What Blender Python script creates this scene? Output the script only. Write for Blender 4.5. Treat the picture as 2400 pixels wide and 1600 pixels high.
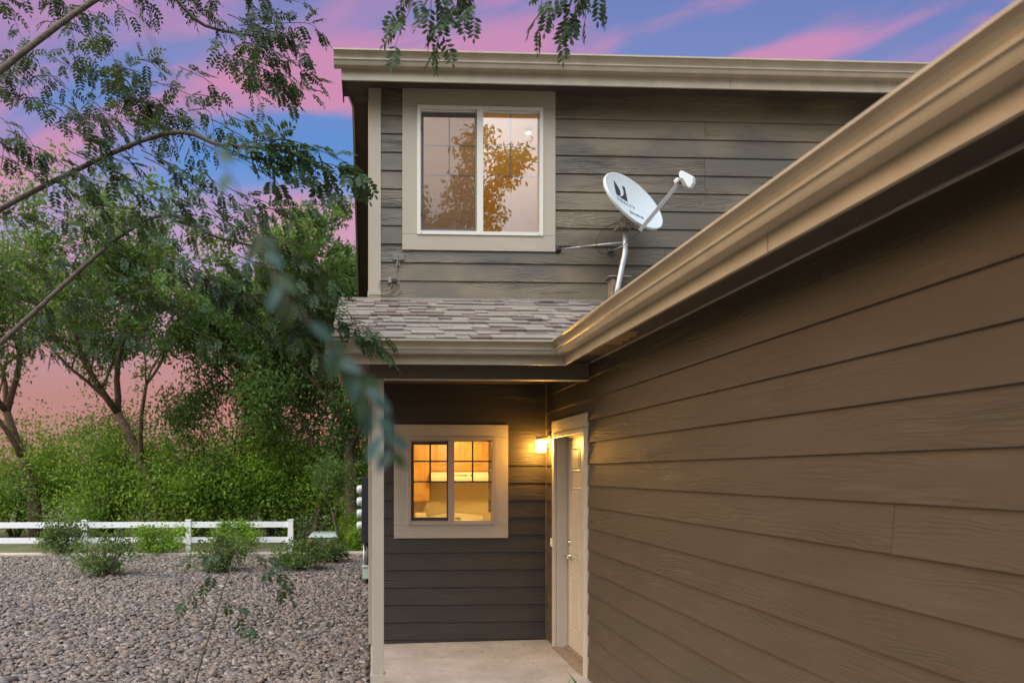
import bpy, bmesh, math, random
import numpy as np
from mathutils import Vector, Matrix
for o in list(bpy.data.objects): bpy.data.objects.remove(o)
SC = bpy.context.scene
COL = SC.collection
R = math.radians

# ------------------------------------------------------------------ camera
F, PX0, PY0, YAW, EYE = 1634.0, 936.0, 1107.0, R(2.35), 1.72
cam = bpy.data.cameras.new('camera'); camo = bpy.data.objects.new('camera', cam); COL.objects.link(camo)
camo.location = (0, 0, EYE); camo.rotation_euler = (R(90), 0, -YAW)
cam.sensor_fit = 'HORIZONTAL'; cam.sensor_width = 36.0; cam.lens = F*36/2400
cam.shift_x = (1200-PX0)/2400; cam.shift_y = (PY0-800)/2400
cam.clip_start = .05; cam.clip_end = 5000
cam.dof.use_dof = True; cam.dof.focus_distance = 7.0; cam.dof.aperture_fstop = 2.6
SC.camera = camo
SC.render.engine = 'CYCLES'
SC.cycles.max_bounces = 8; SC.cycles.diffuse_bounces = 4; SC.cycles.transparent_max_bounces = 12
SC.cycles.caustics_reflective = False; SC.cycles.caustics_refractive = False
SC.cycles.sample_clamp_indirect = 8
SC.cycles.use_denoising = True
SC.view_settings.view_transform = 'Standard'; SC.view_settings.look = 'None'
SC.view_settings.exposure = 0; SC.view_settings.gamma = 1

def ray(px, py):                 # measured position in the photograph -> direction in the world
    a = (px-PX0)/F; c, s = math.cos(YAW), math.sin(YAW)
    return Vector((a*c+s, c-a*s, (PY0-py)/F))
def PY(px, py, Y): d = ray(px, py); return Vector((0, 0, EYE)) + d*(Y/d.y)
def PXX(px, py, X): d = ray(px, py); return Vector((0, 0, EYE)) + d*(X/d.x)

# ------------------------------------------------------------------ node helpers
class N:
    """tiny expression builder over Math nodes"""
    def __init__(s, nt, sock): s.nt, s.s = nt, sock
    def _m(s, op, *a):
        n = s.nt.nodes.new('ShaderNodeMath'); n.operation = op
        for i, v in enumerate((s,)+a):
            if isinstance(v, N): s.nt.links.new(v.s, n.inputs[i])
            else: n.inputs[i].default_value = v
        return N(s.nt, n.outputs[0])
    def __add__(s, o): return s._m('ADD', o)
    __radd__ = __add__
    def __sub__(s, o): return s._m('SUBTRACT', o)
    def __rsub__(s, o): return s._m('MULTIPLY', -1)._m('ADD', o)
    def __mul__(s, o): return s._m('MULTIPLY', o)
    __rmul__ = __mul__
    def __truediv__(s, o): return s._m('DIVIDE', o)
    def f(s, op, *a): return s._m(op, *a)
    def clamp(s): n = s._m('ADD', 0.0); n.s.node.use_clamp = True; return n
def smooth(x, a, b):
    n = x.nt.nodes.new('ShaderNodeMapRange'); n.interpolation_type = 'SMOOTHSTEP'
    x.nt.links.new(x.s, n.inputs[0]); n.inputs[1].default_value = a; n.inputs[2].default_value = b
    return N(x.nt, n.outputs[0])
def lerp(x, a, b, c, d):
    n = x.nt.nodes.new('ShaderNodeMapRange'); x.nt.links.new(x.s, n.inputs[0])
    for i, v in zip((1, 2, 3, 4), (a, b, c, d)): n.inputs[i].default_value = v
    return N(x.nt, n.outputs[0])
def combine(nt, x, y, z):
    n = nt.nodes.new('ShaderNodeCombineXYZ')
    for i, v in enumerate((x, y, z)):
        if isinstance(v, N): nt.links.new(v.s, n.inputs[i])
        else: n.inputs[i].default_value = v
    return N(nt, n.outputs[0])
def noise(nt, vec, scale, detail=3, rough=.5, dist=0):
    n = nt.nodes.new('ShaderNodeTexNoise'); nt.links.new(vec.s, n.inputs['Vector'])
    n.inputs['Scale'].default_value = scale; n.inputs['Detail'].default_value = detail
    n.inputs['Roughness'].default_value = rough; n.inputs['Distortion'].default_value = dist
    return N(nt, n.outputs[0])
def mixc(nt, fac, a, b, mode='MIX'):
    n = nt.nodes.new('ShaderNodeMix'); n.data_type = 'RGBA'; n.blend_type = mode
    for i, v in ((0, fac), (6, a), (7, b)):
        if isinstance(v, N): nt.links.new(v.s, n.inputs[i])
        elif i == 0: n.inputs[0].default_value = v
        else: n.inputs[i].default_value = (*v, 1)
    return N(nt, n.outputs[2])
def ramp(nt, fac, stops):
    n = nt.nodes.new('ShaderNodeValToRGB'); nt.links.new(fac.s, n.inputs[0]); cr = n.color_ramp
    while len(cr.elements) < len(stops): cr.elements.new(.5)
    for e, (p, c) in zip(cr.elements, stops): e.position = p; e.color = (*c, 1)
    return N(nt, n.outputs[0])

# ------------------------------------------------------------------ world: dusk sky, pink cloud ahead, pale and bright behind
world = bpy.data.worlds.new("World"); SC.world = world; world.use_nodes = True
nt = world.node_tree; nt.nodes.clear()
tc = nt.nodes.new('ShaderNodeTexCoord'); sx = nt.nodes.new('ShaderNodeSeparateXYZ'); nt.links.new(tc.outputs['Generated'], sx.inputs[0])
dx, dy, dz = (N(nt, sx.outputs[i]) for i in range(3))
yy = dy.f('MAXIMUM', .12)
u = dx/yy; w = dz/yy                       # a flat cloud sheet seen towards +Y
def lobe(cu, cw, su, sw, ang=0):
    c, s = math.cos(R(ang)), math.sin(R(ang))
    a = ((u-cu)*c + (w-cw)*s)/su; b = ((w-cw)*c - (u-cu)*s)/sw
    return (a*a+b*b).f('MULTIPLY', -1).f('EXPONENT')
c, s = math.cos(R(17)), math.sin(R(17))
vec = combine(nt, (u*c + w*s)*1.0, (w*c - u*s)*3.6, .37)
n1 = noise(nt, vec, 3.2, 5, .55, .6)
n2 = noise(nt, combine(nt, u*1.0, w*2.2, 4.1), 2.0, 2)
cloud = lerp(n1, .36, .66, 0, 1)*.75 + lerp(n2, .35, .65, -.15, .45)
cloud = cloud + lobe(.05, .58, .30, .07, 12)*.8 + lobe(-.05, .545, .16, .03, 8)*.5 + lobe(.56, .60, .16, .022, 20)*.9 + lobe(-.12, .38, .12, .05)*.5
cloud = cloud - lobe(-.08, .465, .17, .045, 3)*1.5 - lobe(.50, .63, .18, .04, 24)*.9 - lobe(.42, .70, .14, .03, 20)*.5 - lobe(.10, .655, .15, .02, 10)*.4
cloud = smooth(cloud, .1, 1.15)
base = ramp(nt, lerp(w, 0, .8, 0, 1), [(0, (.50, .25, .20)), (.14, (.53, .26, .24)), (.30, (.54, .34, .48)), (.40, (.33, .38, .72)), (.56, (.12, .29, .66)), (.78, (.19, .25, .54)), (1, (.12, .19, .46))])
pink = ramp(nt, lerp(w, 0, .8, 0, 1), [(0, (.58, .23, .17)), (.2, (.60, .27, .27)), (.42, (.70, .33, .46)), (.68, (.62, .27, .45)), (.85, (.56, .27, .50)), (1, (.46, .25, .52))])
front = mixc(nt, cloud, base, pink)
nd = combine(nt, -.30, -.66, .69)
bl = (dx*-.22 + dy*-.52 + dz*.825).f('MAXIMUM', 0).f('POWER', 6.0)
n3 = noise(nt, N(nt, tc.outputs['Generated']), 2.5, 4)
back = mixc(nt, lerp(n3, .35, .65, 0, 1), (.82, .91, 1.0), (.98, .96, .97))
vm = nt.nodes.new('ShaderNodeVectorMath'); vm.operation = 'SCALE'; nt.links.new(back.s, vm.inputs[0]); nt.links.new((bl*6.2+smooth(dz, .05, .55)*.50+.07).s, vm.inputs[3])
back = N(nt, vm.outputs[0])
col = mixc(nt, smooth(dy, .05, .5), back, front)
bg = nt.nodes.new('ShaderNodeBackground'); nt.links.new(col.s, bg.inputs[0]); bg.inputs[1].default_value = 1.0
wo = nt.nodes.new('ShaderNodeOutputWorld'); nt.links.new(bg.outputs[0], wo.inputs[0])

# soft low sun glow from the left
sl = bpy.data.lights.new('sun', 'SUN'); sl.energy = 2.5; sl.angle = R(35); sl.color = (1, .66, .34)
so = bpy.data.objects.new('sun', sl); COL.objects.link(so)
so.rotation_euler = Vector((-.95, -.06, .42)).to_track_quat('Z', 'Y').to_euler()

# ------------------------------------------------------------------ materials
def mat(name):
    m = bpy.data.materials.new(name); m.use_nodes = True; nt = m.node_tree
    return m, nt, nt.nodes['Principled BSDF']
def plain(name, colr, rough=.5, metal=0, bump=0, bscale=60, var=.0, vscale=4):
    m, nt, p = mat(name); p.inputs['Roughness'].default_value = rough; p.inputs['Metallic'].default_value = metal
    g = nt.nodes.new('ShaderNodeNewGeometry'); pos = N(nt, g.outputs['Position'])
    if var:
        a = noise(nt, pos, vscale, 4)
        c = mixc(nt, lerp(a, .3, .7, 0, 1), tuple(x*(1-var) for x in colr), tuple(min(1, x*(1+var)) for x in colr))
        nt.links.new(c.s, p.inputs['Base Color'])
    else: p.inputs['Base Color'].default_value = (*colr, 1)
    if bump:
        b = nt.nodes.new('ShaderNodeBump'); b.inputs['Strength'].default_value = 1; b.inputs['Distance'].default_value = bump
        nt.links.new(noise(nt, pos, bscale, 3).s, b.inputs['Height']); nt.links.new(b.outputs[0], p.inputs['Normal'])
    return m
def wood(name, axis, colr, rough=.5, depth=.0016, k=260, weather=.12, pale=None, spec=.5, patch=None):
    """painted board with embossed grain; axis = direction the board runs"""
    m, nt, p = mat(name); g = nt.nodes.new('ShaderNodeNewGeometry')
    sp = nt.nodes.new('ShaderNodeSeparateXYZ'); nt.links.new(g.outputs['Position'], sp.inputs[0])
    x, y, z = (N(nt, sp.outputs[i]) for i in range(3))
    al, ac, dp = {'x': (x, z, y), 'y': (y, z, x), 'z': (z, x, y)}[axis]
    ri = N(nt, g.outputs['Random Per Island'])
    v = combine(nt, al*1.1 + ri*37.0, (ac+dp)*9.0, ri*11.0)
    nn = noise(nt, v, 1.0, 3, .55, .3)
    fine = noise(nt, combine(nt, al*6.0+ri*20, (ac+dp)*170.0, 0.0), 1.0, 3)
    mask = smooth(noise(nt, combine(nt, al*.9+ri*51, (ac+dp)*5.0, 3.0), 1.0, 2), .42, .62)
    wave = (nn*k*.30 + (ac+dp)*k).f('SINE')
    h = wave*.5*mask + fine*.7
    b = nt.nodes.new('ShaderNodeBump'); b.inputs['Strength'].default_value = 1; b.inputs['Distance'].default_value = depth
    nt.links.new(h.s, b.inputs['Height']); nt.links.new(b.outputs[0], p.inputs['Normal'])
    st = noise(nt, combine(nt, al*.9, (ac+dp)*2.2, ri*6), 1.3, 5, .6)
    c = mixc(nt, lerp(st, .3, .7, 0, 1), tuple(q*(1-weather) for q in colr), tuple(q*(1+weather) for q in colr))
    if pale:
        st2 = smooth(noise(nt, combine(nt, al*1.6+ri*9, (ac+dp)*14.0, ri*3), 1.0, 4, .6), .56, .78)
        c = mixc(nt, st2*.5, c, pale)
    if patch:
        pm = smooth(noise(nt, combine(nt, al*.9+4.0, (ac+dp)*1.4, 2.0), 1.1, 3, .5), .42, .62)
        c = mixc(nt, pm*.8, c, patch)
    nt.links.new(c.s, p.inputs['Base Color'])
    nt.links.new(lerp(fine, .3, .7, rough-.08, rough+.1).s, p.inputs['Roughness'])
    p.inputs['Specular IOR Level'].default_value = spec
    return m
SID = (.090, .081, .062)
TRIM = (.41, .36, .295)
M = {}
M['sid_x'] = wood('siding_paint_x', 'x', SID, .40, .0026, pale=(.12, .10, .072), spec=.5, patch=(.20, .158, .102))
M['sid_shaded'] = wood('siding_paint_shaded', 'x', (.047, .040, .033), .46, .0022, spec=.35)  # same siding paint, porch shade darkened into the colour
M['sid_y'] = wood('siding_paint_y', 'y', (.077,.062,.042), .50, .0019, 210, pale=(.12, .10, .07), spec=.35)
M['trim_x'] = wood('trim_paint_x', 'x', TRIM, .55, .0016, 230, .05)
M['trim_y'] = wood('trim_paint_y', 'y', TRIM, .55, .0016, 230, .05)
M['trim_z'] = wood('trim_paint_z', 'z', TRIM, .55, .0016, 230, .05)
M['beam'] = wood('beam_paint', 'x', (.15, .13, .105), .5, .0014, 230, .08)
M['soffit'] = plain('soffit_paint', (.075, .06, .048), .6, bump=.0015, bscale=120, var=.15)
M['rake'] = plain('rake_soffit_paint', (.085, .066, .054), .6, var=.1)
M['metal'] = plain('gutter_paint', (.43, .375, .29), .36, var=.10, vscale=7)
M['vent_lamplit'] = plain('vent_lamplit_paint', (.62, .43, .20), .4)  # warm porch-lamp glow is put into the louver colour
M['door'] = plain('door_paint', (.47, .425, .36), .35, var=.03)
M['vinyl'] = plain('vinyl', (.66, .66, .60), .4)
M['vinyl_low'] = plain('vinyl_taupe', (.36, .30, .26), .4)
M['sash_dark'] = plain('sash_dark', (.06, .05, .045), .4)
M['muntin'] = plain('muntin', (.62, .64, .64), .4)
M['sash_grey'] = plain('sash_grey', (.20, .19, .18), .4)
M['muntin_low'] = plain('muntin_bronze', (.10, .075, .05), .4)
M['steel'] = plain('satin_nickel', (.62, .60, .57), .25, 1)
M['galv'] = plain('galvanised_pole', (.42, .46, .50), .38, .7, var=.1, vscale=20)
M['bracket'] = plain('bracket_metal', (.28, .26, .24), .45, .5, var=.2, vscale=30)
M['dish'] = plain('dish_paint', (.60, .68, .74), .4, var=.02)
M['white'] = plain('white_plastic', (.74, .78, .80), .4)
M['ink'] = plain('dark_print', (.03, .035, .045), .5)
M['cable'] = plain('cable_grey', (.22, .21, .19), .5)
M['blackcable'] = plain('cable_black', (.02, .02, .02), .5)
M['plate'] = plain('painted_plate', (.16, .165, .145), .5)
M['meterbox'] = plain('meter_box_paint', (.02, .022, .03), .45)
M['meterglass'] = plain('meter_cover', (.50, .58, .55), .2)
M['greenbox'] = plain('pale_green_plastic', (.42, .52, .44), .5, var=.1)
M['xfmr'] = plain('transformer_green', (.055, .085, .08), .5, var=.1)
M['xfmr_top'] = plain('transformer_lid', (.32, .40, .38), .45)
M['orange'] = plain('orange_sticker', (.75, .22, .02), .5)
M['fence'] = plain('white_vinyl', (.78, .80, .82), .4)
M['wall_in'] = plain('interior_paint', (.72, .60, .36), .8)
M['ceil_in'] = plain('ceiling_paint', (.78, .76, .70), .8)
M['cabinet'] = plain('oak_cabinet', (.62, .34, .09), .4, var=.12, vscale=6)
M['appliance'] = plain('cream_enamel', (.80, .74, .60), .3)
M['lampmetal'] = plain('lamp_metal', (.55, .45, .30), .35, .4)
M['ivory'] = plain('ivory_button', (.85, .80, .62), .4)
M['thresh'] = plain('threshold_metal', (.30, .23, .17), .4, .3, var=.3, vscale=20)
M['bark'] = plain('bark', (.13, .085, .06), .9, bump=.02, bscale=25, var=.4, vscale=12)
M['bark2'] = plain('bark_grey', (.10, .085, .065), .9, bump=.01, bscale=40, var=.3, vscale=20)
M['twig'] = plain('twig', (.07, .06, .035), .8)
M['dry'] = plain('dry_leaf', (.20, .11, .05), .8)
# concrete
m, nt, p = mat('concrete'); g = nt.nodes.new('ShaderNodeNewGeometry'); pos = N(nt, g.outputs['Position'])
a = noise(nt, pos, 1.6, 6, .6); b_ = noise(nt, pos, 14, 5, .6)
st = smooth(noise(nt, combine(nt, pos.f('ADD', 0)*1.0, 0.0, 0.0), 1, 1), 2, 3)
c = mixc(nt, lerp(a, .35, .65, 0, 1), (.31, .275, .24), (.44, .40, .36))
c = mixc(nt, smooth(b_, .52, .72)*.4, c, (.24, .19, .15))
c = mixc(nt, smooth(noise(nt, pos, 5, 5, .7), .56, .7)*.35, c, (.22, .18, .14))
nt.links.new(c.s, p.inputs['Base Color']); p.inputs['Roughness'].default_value = .8
bb = nt.nodes.new('ShaderNodeBump'); bb.inputs['Distance'].default_value = .002; nt.links.new(noise(nt, pos, 90, 4).s, bb.inputs['Height']); nt.links.new(bb.outputs[0], p.inputs['Normal'])
M['concrete'] = m
# shingles: colour per tab
m, nt, p = mat('shingle'); g = nt.nodes.new('ShaderNodeNewGeometry'); pos = N(nt, g.outputs['Position']); ri = N(nt, g.outputs['Random Per Island'])
c = ramp(nt, ri, [(0, (.125, .085, .075)), (.2, (.165, .115, .10)), (.28, (.22, .195, .165)), (.6, (.30, .27, .23)), (.85, (.23, .205, .185)), (1, (.33, .30, .26))])
gr = noise(nt, pos, 420, 2); c = mixc(nt, lerp(gr, .3, .7, 0, .55), c, (.14, .125, .12))
c = mixc(nt, lerp(noise(nt, pos, 3, 3), .4, .7, 0, .25), c, (.22, .19, .18))
nt.links.new(c.s, p.inputs['Base Color']); p.inputs['Roughness'].default_value = .9
bb = nt.nodes.new('ShaderNodeBump'); bb.inputs['Distance'].default_value = .002; nt.links.new(gr.s, bb.inputs['Height']); nt.links.new(bb.outputs[0], p.inputs['Normal'])
M['shingle'] = m
# river rock
m, nt, p = mat('river_rock'); g = nt.nodes.new('ShaderNodeNewGeometry'); pos = N(nt, g.outputs['Position']); ri = N(nt, g.outputs['Random Per Island'])
c = ramp(nt, ri, [(0, (.04, .038, .04)), (.15, (.11, .098, .09)), (.35, (.20, .155, .125)), (.5, (.12, .12, .125)), (.65, (.26, .20, .16)), (.8, (.15, .142, .138)), (.92, (.36, .33, .30)), (1, (.16, .10, .075))])
c = mixc(nt, lerp(noise(nt, pos, 45, 3), .35, .65, 0, .4), c, (.16, .13, .12))
nt.links.new(c.s, p.inputs['Base Color']); p.inputs['Roughness'].default_value = .65
M['rock'] = m
M['soil'] = plain('soil', (.10, .08, .07), .95, bump=.02, bscale=30, var=.4, vscale=15)
M['ground'] = plain('ground_far', (.10, .11, .05), .95, var=.4, vscale=1.2)
M['curb'] = plain('curb_concrete', (.45, .40, .34), .85, var=.1)
# glass
def glass(name, fac, tint=(1, 1, 1)):
    m, nt, p = mat(name); nt.nodes.remove(p); out = nt.nodes['Material Output']
    t = nt.nodes.new('ShaderNodeBsdfTransparent'); t.inputs[0].default_value = (*tint, 1)
    gl = nt.nodes.new('ShaderNodeBsdfGlossy'); gl.inputs['Roughness'].default_value = 0.0
    lw = nt.nodes.new('ShaderNodeFresnel'); lw.inputs[0].default_value = 1.45
    fr = N(nt, lw.outputs[0]) + fac
    g = nt.nodes.new('ShaderNodeNewGeometry'); bb = nt.nodes.new('ShaderNodeBump'); bb.inputs['Distance'].default_value = .0012
    nt.links.new(noise(nt, N(nt, g.outputs['Position']), 1.6, 1).s, bb.inputs['Height']); nt.links.new(bb.outputs[0], gl.inputs['Normal'])
    mx = nt.nodes.new('ShaderNodeMixShader'); nt.links.new(fr.clamp().s, mx.inputs[0]); nt.links.new(t.outputs[0], mx.inputs[1]); nt.links.new(gl.outputs[0], mx.inputs[2])
    nt.links.new(mx.outputs[0], out.inputs[0]); return m
M['glass_up'] = glass('coated_glass', .21); M['glass_low'] = glass('clear_glass', .0)
def screen(name, colr, op):
    m, nt, p = mat(name); nt.nodes.remove(p); out = nt.nodes['Material Output']
    t = nt.nodes.new('ShaderNodeBsdfTransparent'); d = nt.nodes.new('ShaderNodeBsdfDiffuse'); d.inputs[0].default_value = (*colr, 1)
    mx = nt.nodes.new('ShaderNodeMixShader'); mx.inputs[0].default_value = op
    nt.links.new(t.outputs[0], mx.inputs[1]); nt.links.new(d.outputs[0], mx.inputs[2]); nt.links.new(mx.outputs[0], out.inputs[0]); return m
M['screen'] = screen('insect_mesh', (.10, .09, .09), .42)
M['screen_low'] = screen('insect_mesh_low', (.10, .08, .06), .15)
def emit(name, colr, st):
    m, nt, p = mat(name); p.inputs['Base Color'].default_value = (*colr, 1); p.inputs['Emission Color'].default_value = (*colr, 1); p.inputs['Emission Strength'].default_value = st; return m
M['jar'] = emit('lit_glass_jar', (1, .48, .075), 175)
M['bulb'] = emit('lit_ceiling_globe', (1, .62, .25), 6)
# leaves
def leafmat(name, dark, lightc, trans=.35, rough=.55):
    m, nt, p = mat(name); g = nt.nodes.new('ShaderNodeNewGeometry'); ri = N(nt, g.outputs['Random Per Island']); pos = N(nt, g.outputs['Position'])
    cl = noise(nt, pos, 1.3, 2)
    c = mixc(nt, (ri*.6 + lerp(cl, .35, .65, -.1, .5)).clamp(), dark, lightc)
    nt.links.new(c.s, p.inputs['Base Color']); p.inputs['Roughness'].default_value = rough; p.inputs['Specular IOR Level'].default_value = .3
    out = nt.nodes['Material Output']; tr = nt.nodes.new('ShaderNodeBsdfTranslucent')
    nt.links.new(mixc(nt, .5, c, (.30, .42, .05)).s, tr.inputs[0])
    mx = nt.nodes.new('ShaderNodeMixShader'); mx.inputs[0].default_value = trans
    nt.links.new(p.outputs[0], mx.inputs[1]); nt.links.new(tr.outputs[0], mx.inputs[2]); nt.links.new(mx.outputs[0], out.inputs[0]); return m
M['leaf_near'] = leafmat('locust_leaf', (.012, .035, .022), (.035, .085, .035), .22)
M['leaf_blue'] = leafmat('locust_leaf_bluish', (.012, .04, .03), (.065, .15, .15), .22, .4)
M['leaf_tree'] = leafmat('elm_leaf', (.05, .115, .035), (.17, .30, .08), .42)
M['leaf_hedge'] = leafmat('hedge_leaf', (.06, .16, .025), (.34, .54, .07), .45)
M['leaf_shrub'] = leafmat('shrub_leaf', (.045, .09, .03), (.16, .26, .07), .3)
M['grass'] = leafmat('grass_blade', (.05, .16, .02), (.10, .28, .04), .3)

# ------------------------------------------------------------------ mesh helpers
class B:
    def __init__(s): s.v = []; s.f = []; s.sm = []
    def add(s, vs, fs, smooth=False):
        o = len(s.v); s.v += [tuple(v) for v in vs]; s.f += [tuple(i+o for i in f) for f in fs]; s.sm += [smooth]*len(fs); return s
    def box(s, a, b):
        x0, y0, z0 = (min(a[i], b[i]) for i in range(3)); x1, y1, z1 = (max(a[i], b[i]) for i in range(3))
        return s.add([(x0,y0,z0),(x1,y0,z0),(x1,y1,z0),(x0,y1,z0),(x0,y0,z1),(x1,y0,z1),(x1,y1,z1),(x0,y1,z1)],
              [(0,3,2,1),(4,5,6,7),(0,1,5,4),(1,2,6,5),(2,3,7,6),(3,0,4,7)])
    def prism(s, pts, ext):     # closed polygon pts extruded by vector ext
        n = len(pts); e = Vector(ext); vs = [Vector(p) for p in pts] + [Vector(p)+e for p in pts]
        return s.add(vs, [tuple(range(n))[::-1], tuple(range(n, 2*n))] + [(i, (i+1) % n, n+(i+1) % n, n+i) for i in range(n)])
    def sweep(s, a, b, smooth=False):      # two matching outlines joined, capped
        n = len(a); return s.add(list(a)+list(b), [(i, (i+1) % n, n+(i+1) % n, n+i) for i in range(n)] + [tuple(range(n))[::-1], tuple(range(n, 2*n))], smooth)
    def tube(s, pts, r, seg=8, smooth=True):
        pts = [Vector(p) for p in pts]; rs = r if hasattr(r, '__len__') else [r]*len(pts); base = len(s.v); up = None
        for i, p in enumerate(pts):
            t = (pts[min(i+1, len(pts)-1)] - pts[max(i-1, 0)]).normalized()
            if up is None: up = t.orthogonal().normalized()
            up = (up - t*up.dot(t)); up = up.normalized() if up.length > 1e-6 else t.orthogonal().normalized()
            q = t.cross(up)
            for k in range(seg):
                an = 2*math.pi*k/seg; s.v.append(tuple(p + (up*math.cos(an)+q*math.sin(an))*rs[i]))
        for i in range(len(pts)-1):
            for k in range(seg):
                k2 = (k+1) % seg; s.f.append((base+i*seg+k, base+i*seg+k2, base+(i+1)*seg+k2, base+(i+1)*seg+k)); s.sm.append(smooth)
        s.f.append(tuple(base+k for k in range(seg))[::-1]); s.sm.append(False)
        e = base+(len(pts)-1)*seg; s.f.append(tuple(e+k for k in range(seg))); s.sm.append(False); return s
    def lathe(s, prof, o, axis=(0,0,1), seg=24):   # prof = [(r, h)]
        ax = Vector(axis).normalized(); e1 = ax.orthogonal().normalized(); e2 = ax.cross(e1); o = Vector(o); base = len(s.v)
        for r_, h in prof:
            for k in range(seg):
                an = 2*math.pi*k/seg; s.v.append(tuple(o + ax*h + (e1*math.cos(an)+e2*math.sin(an))*r_))
        for i in range(len(prof)-1):
            for k in range(seg):
                k2 = (k+1) % seg; s.f.append((base+i*seg+k, base+i*seg+k2, base+(i+1)*seg+k2, base+(i+1)*seg+k)); s.sm.append(True)
        s.f.append(tuple(base+k for k in range(seg))[::-1]); s.sm.append(False)
        e = base+(len(prof)-1)*seg; s.f.append(tuple(e+k for k in range(seg))); s.sm.append(False); return s
    def obj(s, name, m, parent=None, bevel=0, loc=None):
        me = bpy.data.meshes.new(name); me.from_pydata(s.v, [], s.f)
        me.polygons.foreach_set('use_smooth', s.sm); me.materials.append(M[m] if isinstance(m, str) else m)
        if bevel or True:
            bm = bmesh.new(); bm.from_mesh(me); bmesh.ops.recalc_face_normals(bm, faces=bm.faces); bm.to_mesh(me); bm.free()
        o = bpy.data.objects.new(name, me); COL.objects.link(o)
        if bevel:
            b = o.modifiers.new('bevel', 'BEVEL'); b.width = bevel; b.segments = 2; b.limit_method = 'ANGLE'; b.angle_limit = R(40)
        put(o, parent); return o
def put(o, parent):
    if parent is not None:
        o.parent = parent; q = parent; off = Vector()
        while q is not None: off += Vector(q['org']) if 'org' in q else Vector(); q = None if 'org' in q.keys() else q.parent
        o.matrix_parent_inverse = Matrix.Translation(-off) if 'org' in parent.keys() else Matrix.Identity(4)
def thing(name, label, cat, loc=(0, 0, 0), group=None):
    o = bpy.data.objects.new(name, None); COL.objects.link(o); o.location = loc; o['org'] = tuple(loc)
    o.empty_display_size = .2; o['label'] = label; o['category'] = cat
    if group: o['group'] = group
    return o
def tag(o, label, cat, group=None, kind=None):
    o['label'] = label; o['category'] = cat
    if group: o['group'] = group
    if kind: o['kind'] = kind
    return o
def struct(o): o['kind'] = 'structure'; return o

E = .178
XW, YL, YU = 1.825, 7.137, 6.775
ZS, ZSU = .013, 3.5825-20*.178      # siding course phases
SOF, SOFU = 2.63, 5.44
rnd = random.Random(4)

def siding(axis, plane, nsign, l0, l1, z0, z1, phase, holes=(), joints=()):
    """lap boards; axis 'x' or 'y' is the direction they run, plane the wall plane, nsign the outward sign"""
    b = B(); k0 = math.floor((z0-phase)/E + 1e-6)
    k = k0
    while phase + k*E < z1-1e-4:
        zb, zt = phase+k*E, phase+(k+1)*E; za, zc = max(zb, z0), min(zt+.0, z1); mid = (za+zc)/2
        segs = [(l0, l1)]
        for (h0, h1, hz0, hz1) in holes:
            if hz0 < mid < hz1: segs = [q for (a, c) in segs for q in ((a, min(c, h0)), (max(a, h1), c)) if q[1]-q[0] > .01]
        out = []
        for (a, c) in segs:
            cuts = sorted(j for (kk, j) in joints if kk == k-k0 and a+.1 < j < c-.1)
            e = [a]+cuts+[c]
            for i in range(len(e)-1): out.append((e[i]+(.0015 if i else 0), e[i+1]-(.0015 if i < len(e)-2 else 0)))
        for (a, c) in out:
            wob = rnd.uniform(-.0012, .0012)
            def pt(l, o, z): return (l, plane+nsign*o, z) if axis == 'x' else (plane+nsign*o, l, z)
            ob, ot = .019+wob, .006
            f = (za-zb)/E; ob2 = ob+(ot-ob)*f; f2 = (zc-zb)/E; ot2 = ob+(ot-ob)*f2
            n = max(1, int((c-a)/.6)); 
            vs = []; fs = []
            for i in range(n+1):
                l = a+(c-a)*i/n; dzv = rnd.uniform(-.0007, .0007) if 0 < i < n else 0
                vs += [pt(l, .003, za+dzv), pt(l, ob2, za+dzv), pt(l, ot2, zc), pt(l, .001, zc)]
            for i in range(n):
                q = i*4; fs += [(q, q+4, q+5, q+1), (q+1, q+5, q+6, q+2)]
            fs += [(0, 1, 2, 3), (n*4+3, n*4+2, n*4+1, n*4)]
            b.add(vs, fs)
        k += 1
    return b

# ================================================================== the townhouse
house = thing('townhouse', 'taupe lap-sided two storey townhouse with tan trim, gutters and covered porch', 'house', (1.8, 7.1, 0))

# --- window positions
wu0, wu1 = PY(978, 551, YU), PY(1270, 258, YU); WU = (wu0.x, wu1.x, wu0.z, wu1.z)
wl0, wl1 = PY(956, 1228.7, YL), PY(1159.5, 1024.5, YL); WL = (wl0.x, wl1.x, wl0.z, wl1.z)
tu0, tu1 = PY(943, 585, YU-.03), PY(1302, 213, YU-.03); TU = (tu0.x, tu1.x, tu0.z, tu1.z)
tl0, tl1 = PY(923.5, 1261, YL-.03), PY(1191, 995, YL-.03); TL = (tl0.x, tl1.x, tl0.z, tl1.z)

# --- walls (structure behind the boards) and boards
def holed(axis, pl0, pl1, l0, l1, z0, z1, h):
    b = B(); a, c, p, q = h
    for (s0, s1, t0, t1) in ((l0, a, z0, z1), (c, l1, z0, z1), (a, c, z0, p), (a, c, q, z1)):
        if axis == 'x': b.box((s0, pl0, t0), (s1, pl1, t1))
        else: b.box((pl0, s0, t0), (pl1, s1, t1))
    return b
XE = 9.0
holed('x', YU, YU+.13, 0.001, XE, 2.7, SOFU+.02, WU).obj('wall_framing', 'wall_in', house)
holed('x', YL, YL+.13, 0.001, XW, -.1, 2.69, WL).obj('wall_framing', 'wall_in', house)
jt = [(k, x) for k, x in ((1, 3.1), (3, 3.9), (4, 2.9), (6, 3.65), (8, 3.3), (9, 3.3), (11, 3.3), (2, 5.4), (5, 5.0), (7, 5.6))]
siding('x', YU, -1, .10, XE, 3.2, SOFU, ZSU, [(WU[0]-.05, WU[1]+.05, WU[2]-.05, WU[3]+.05)], jt).obj('upper_wall', 'sid_x', house)
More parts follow.
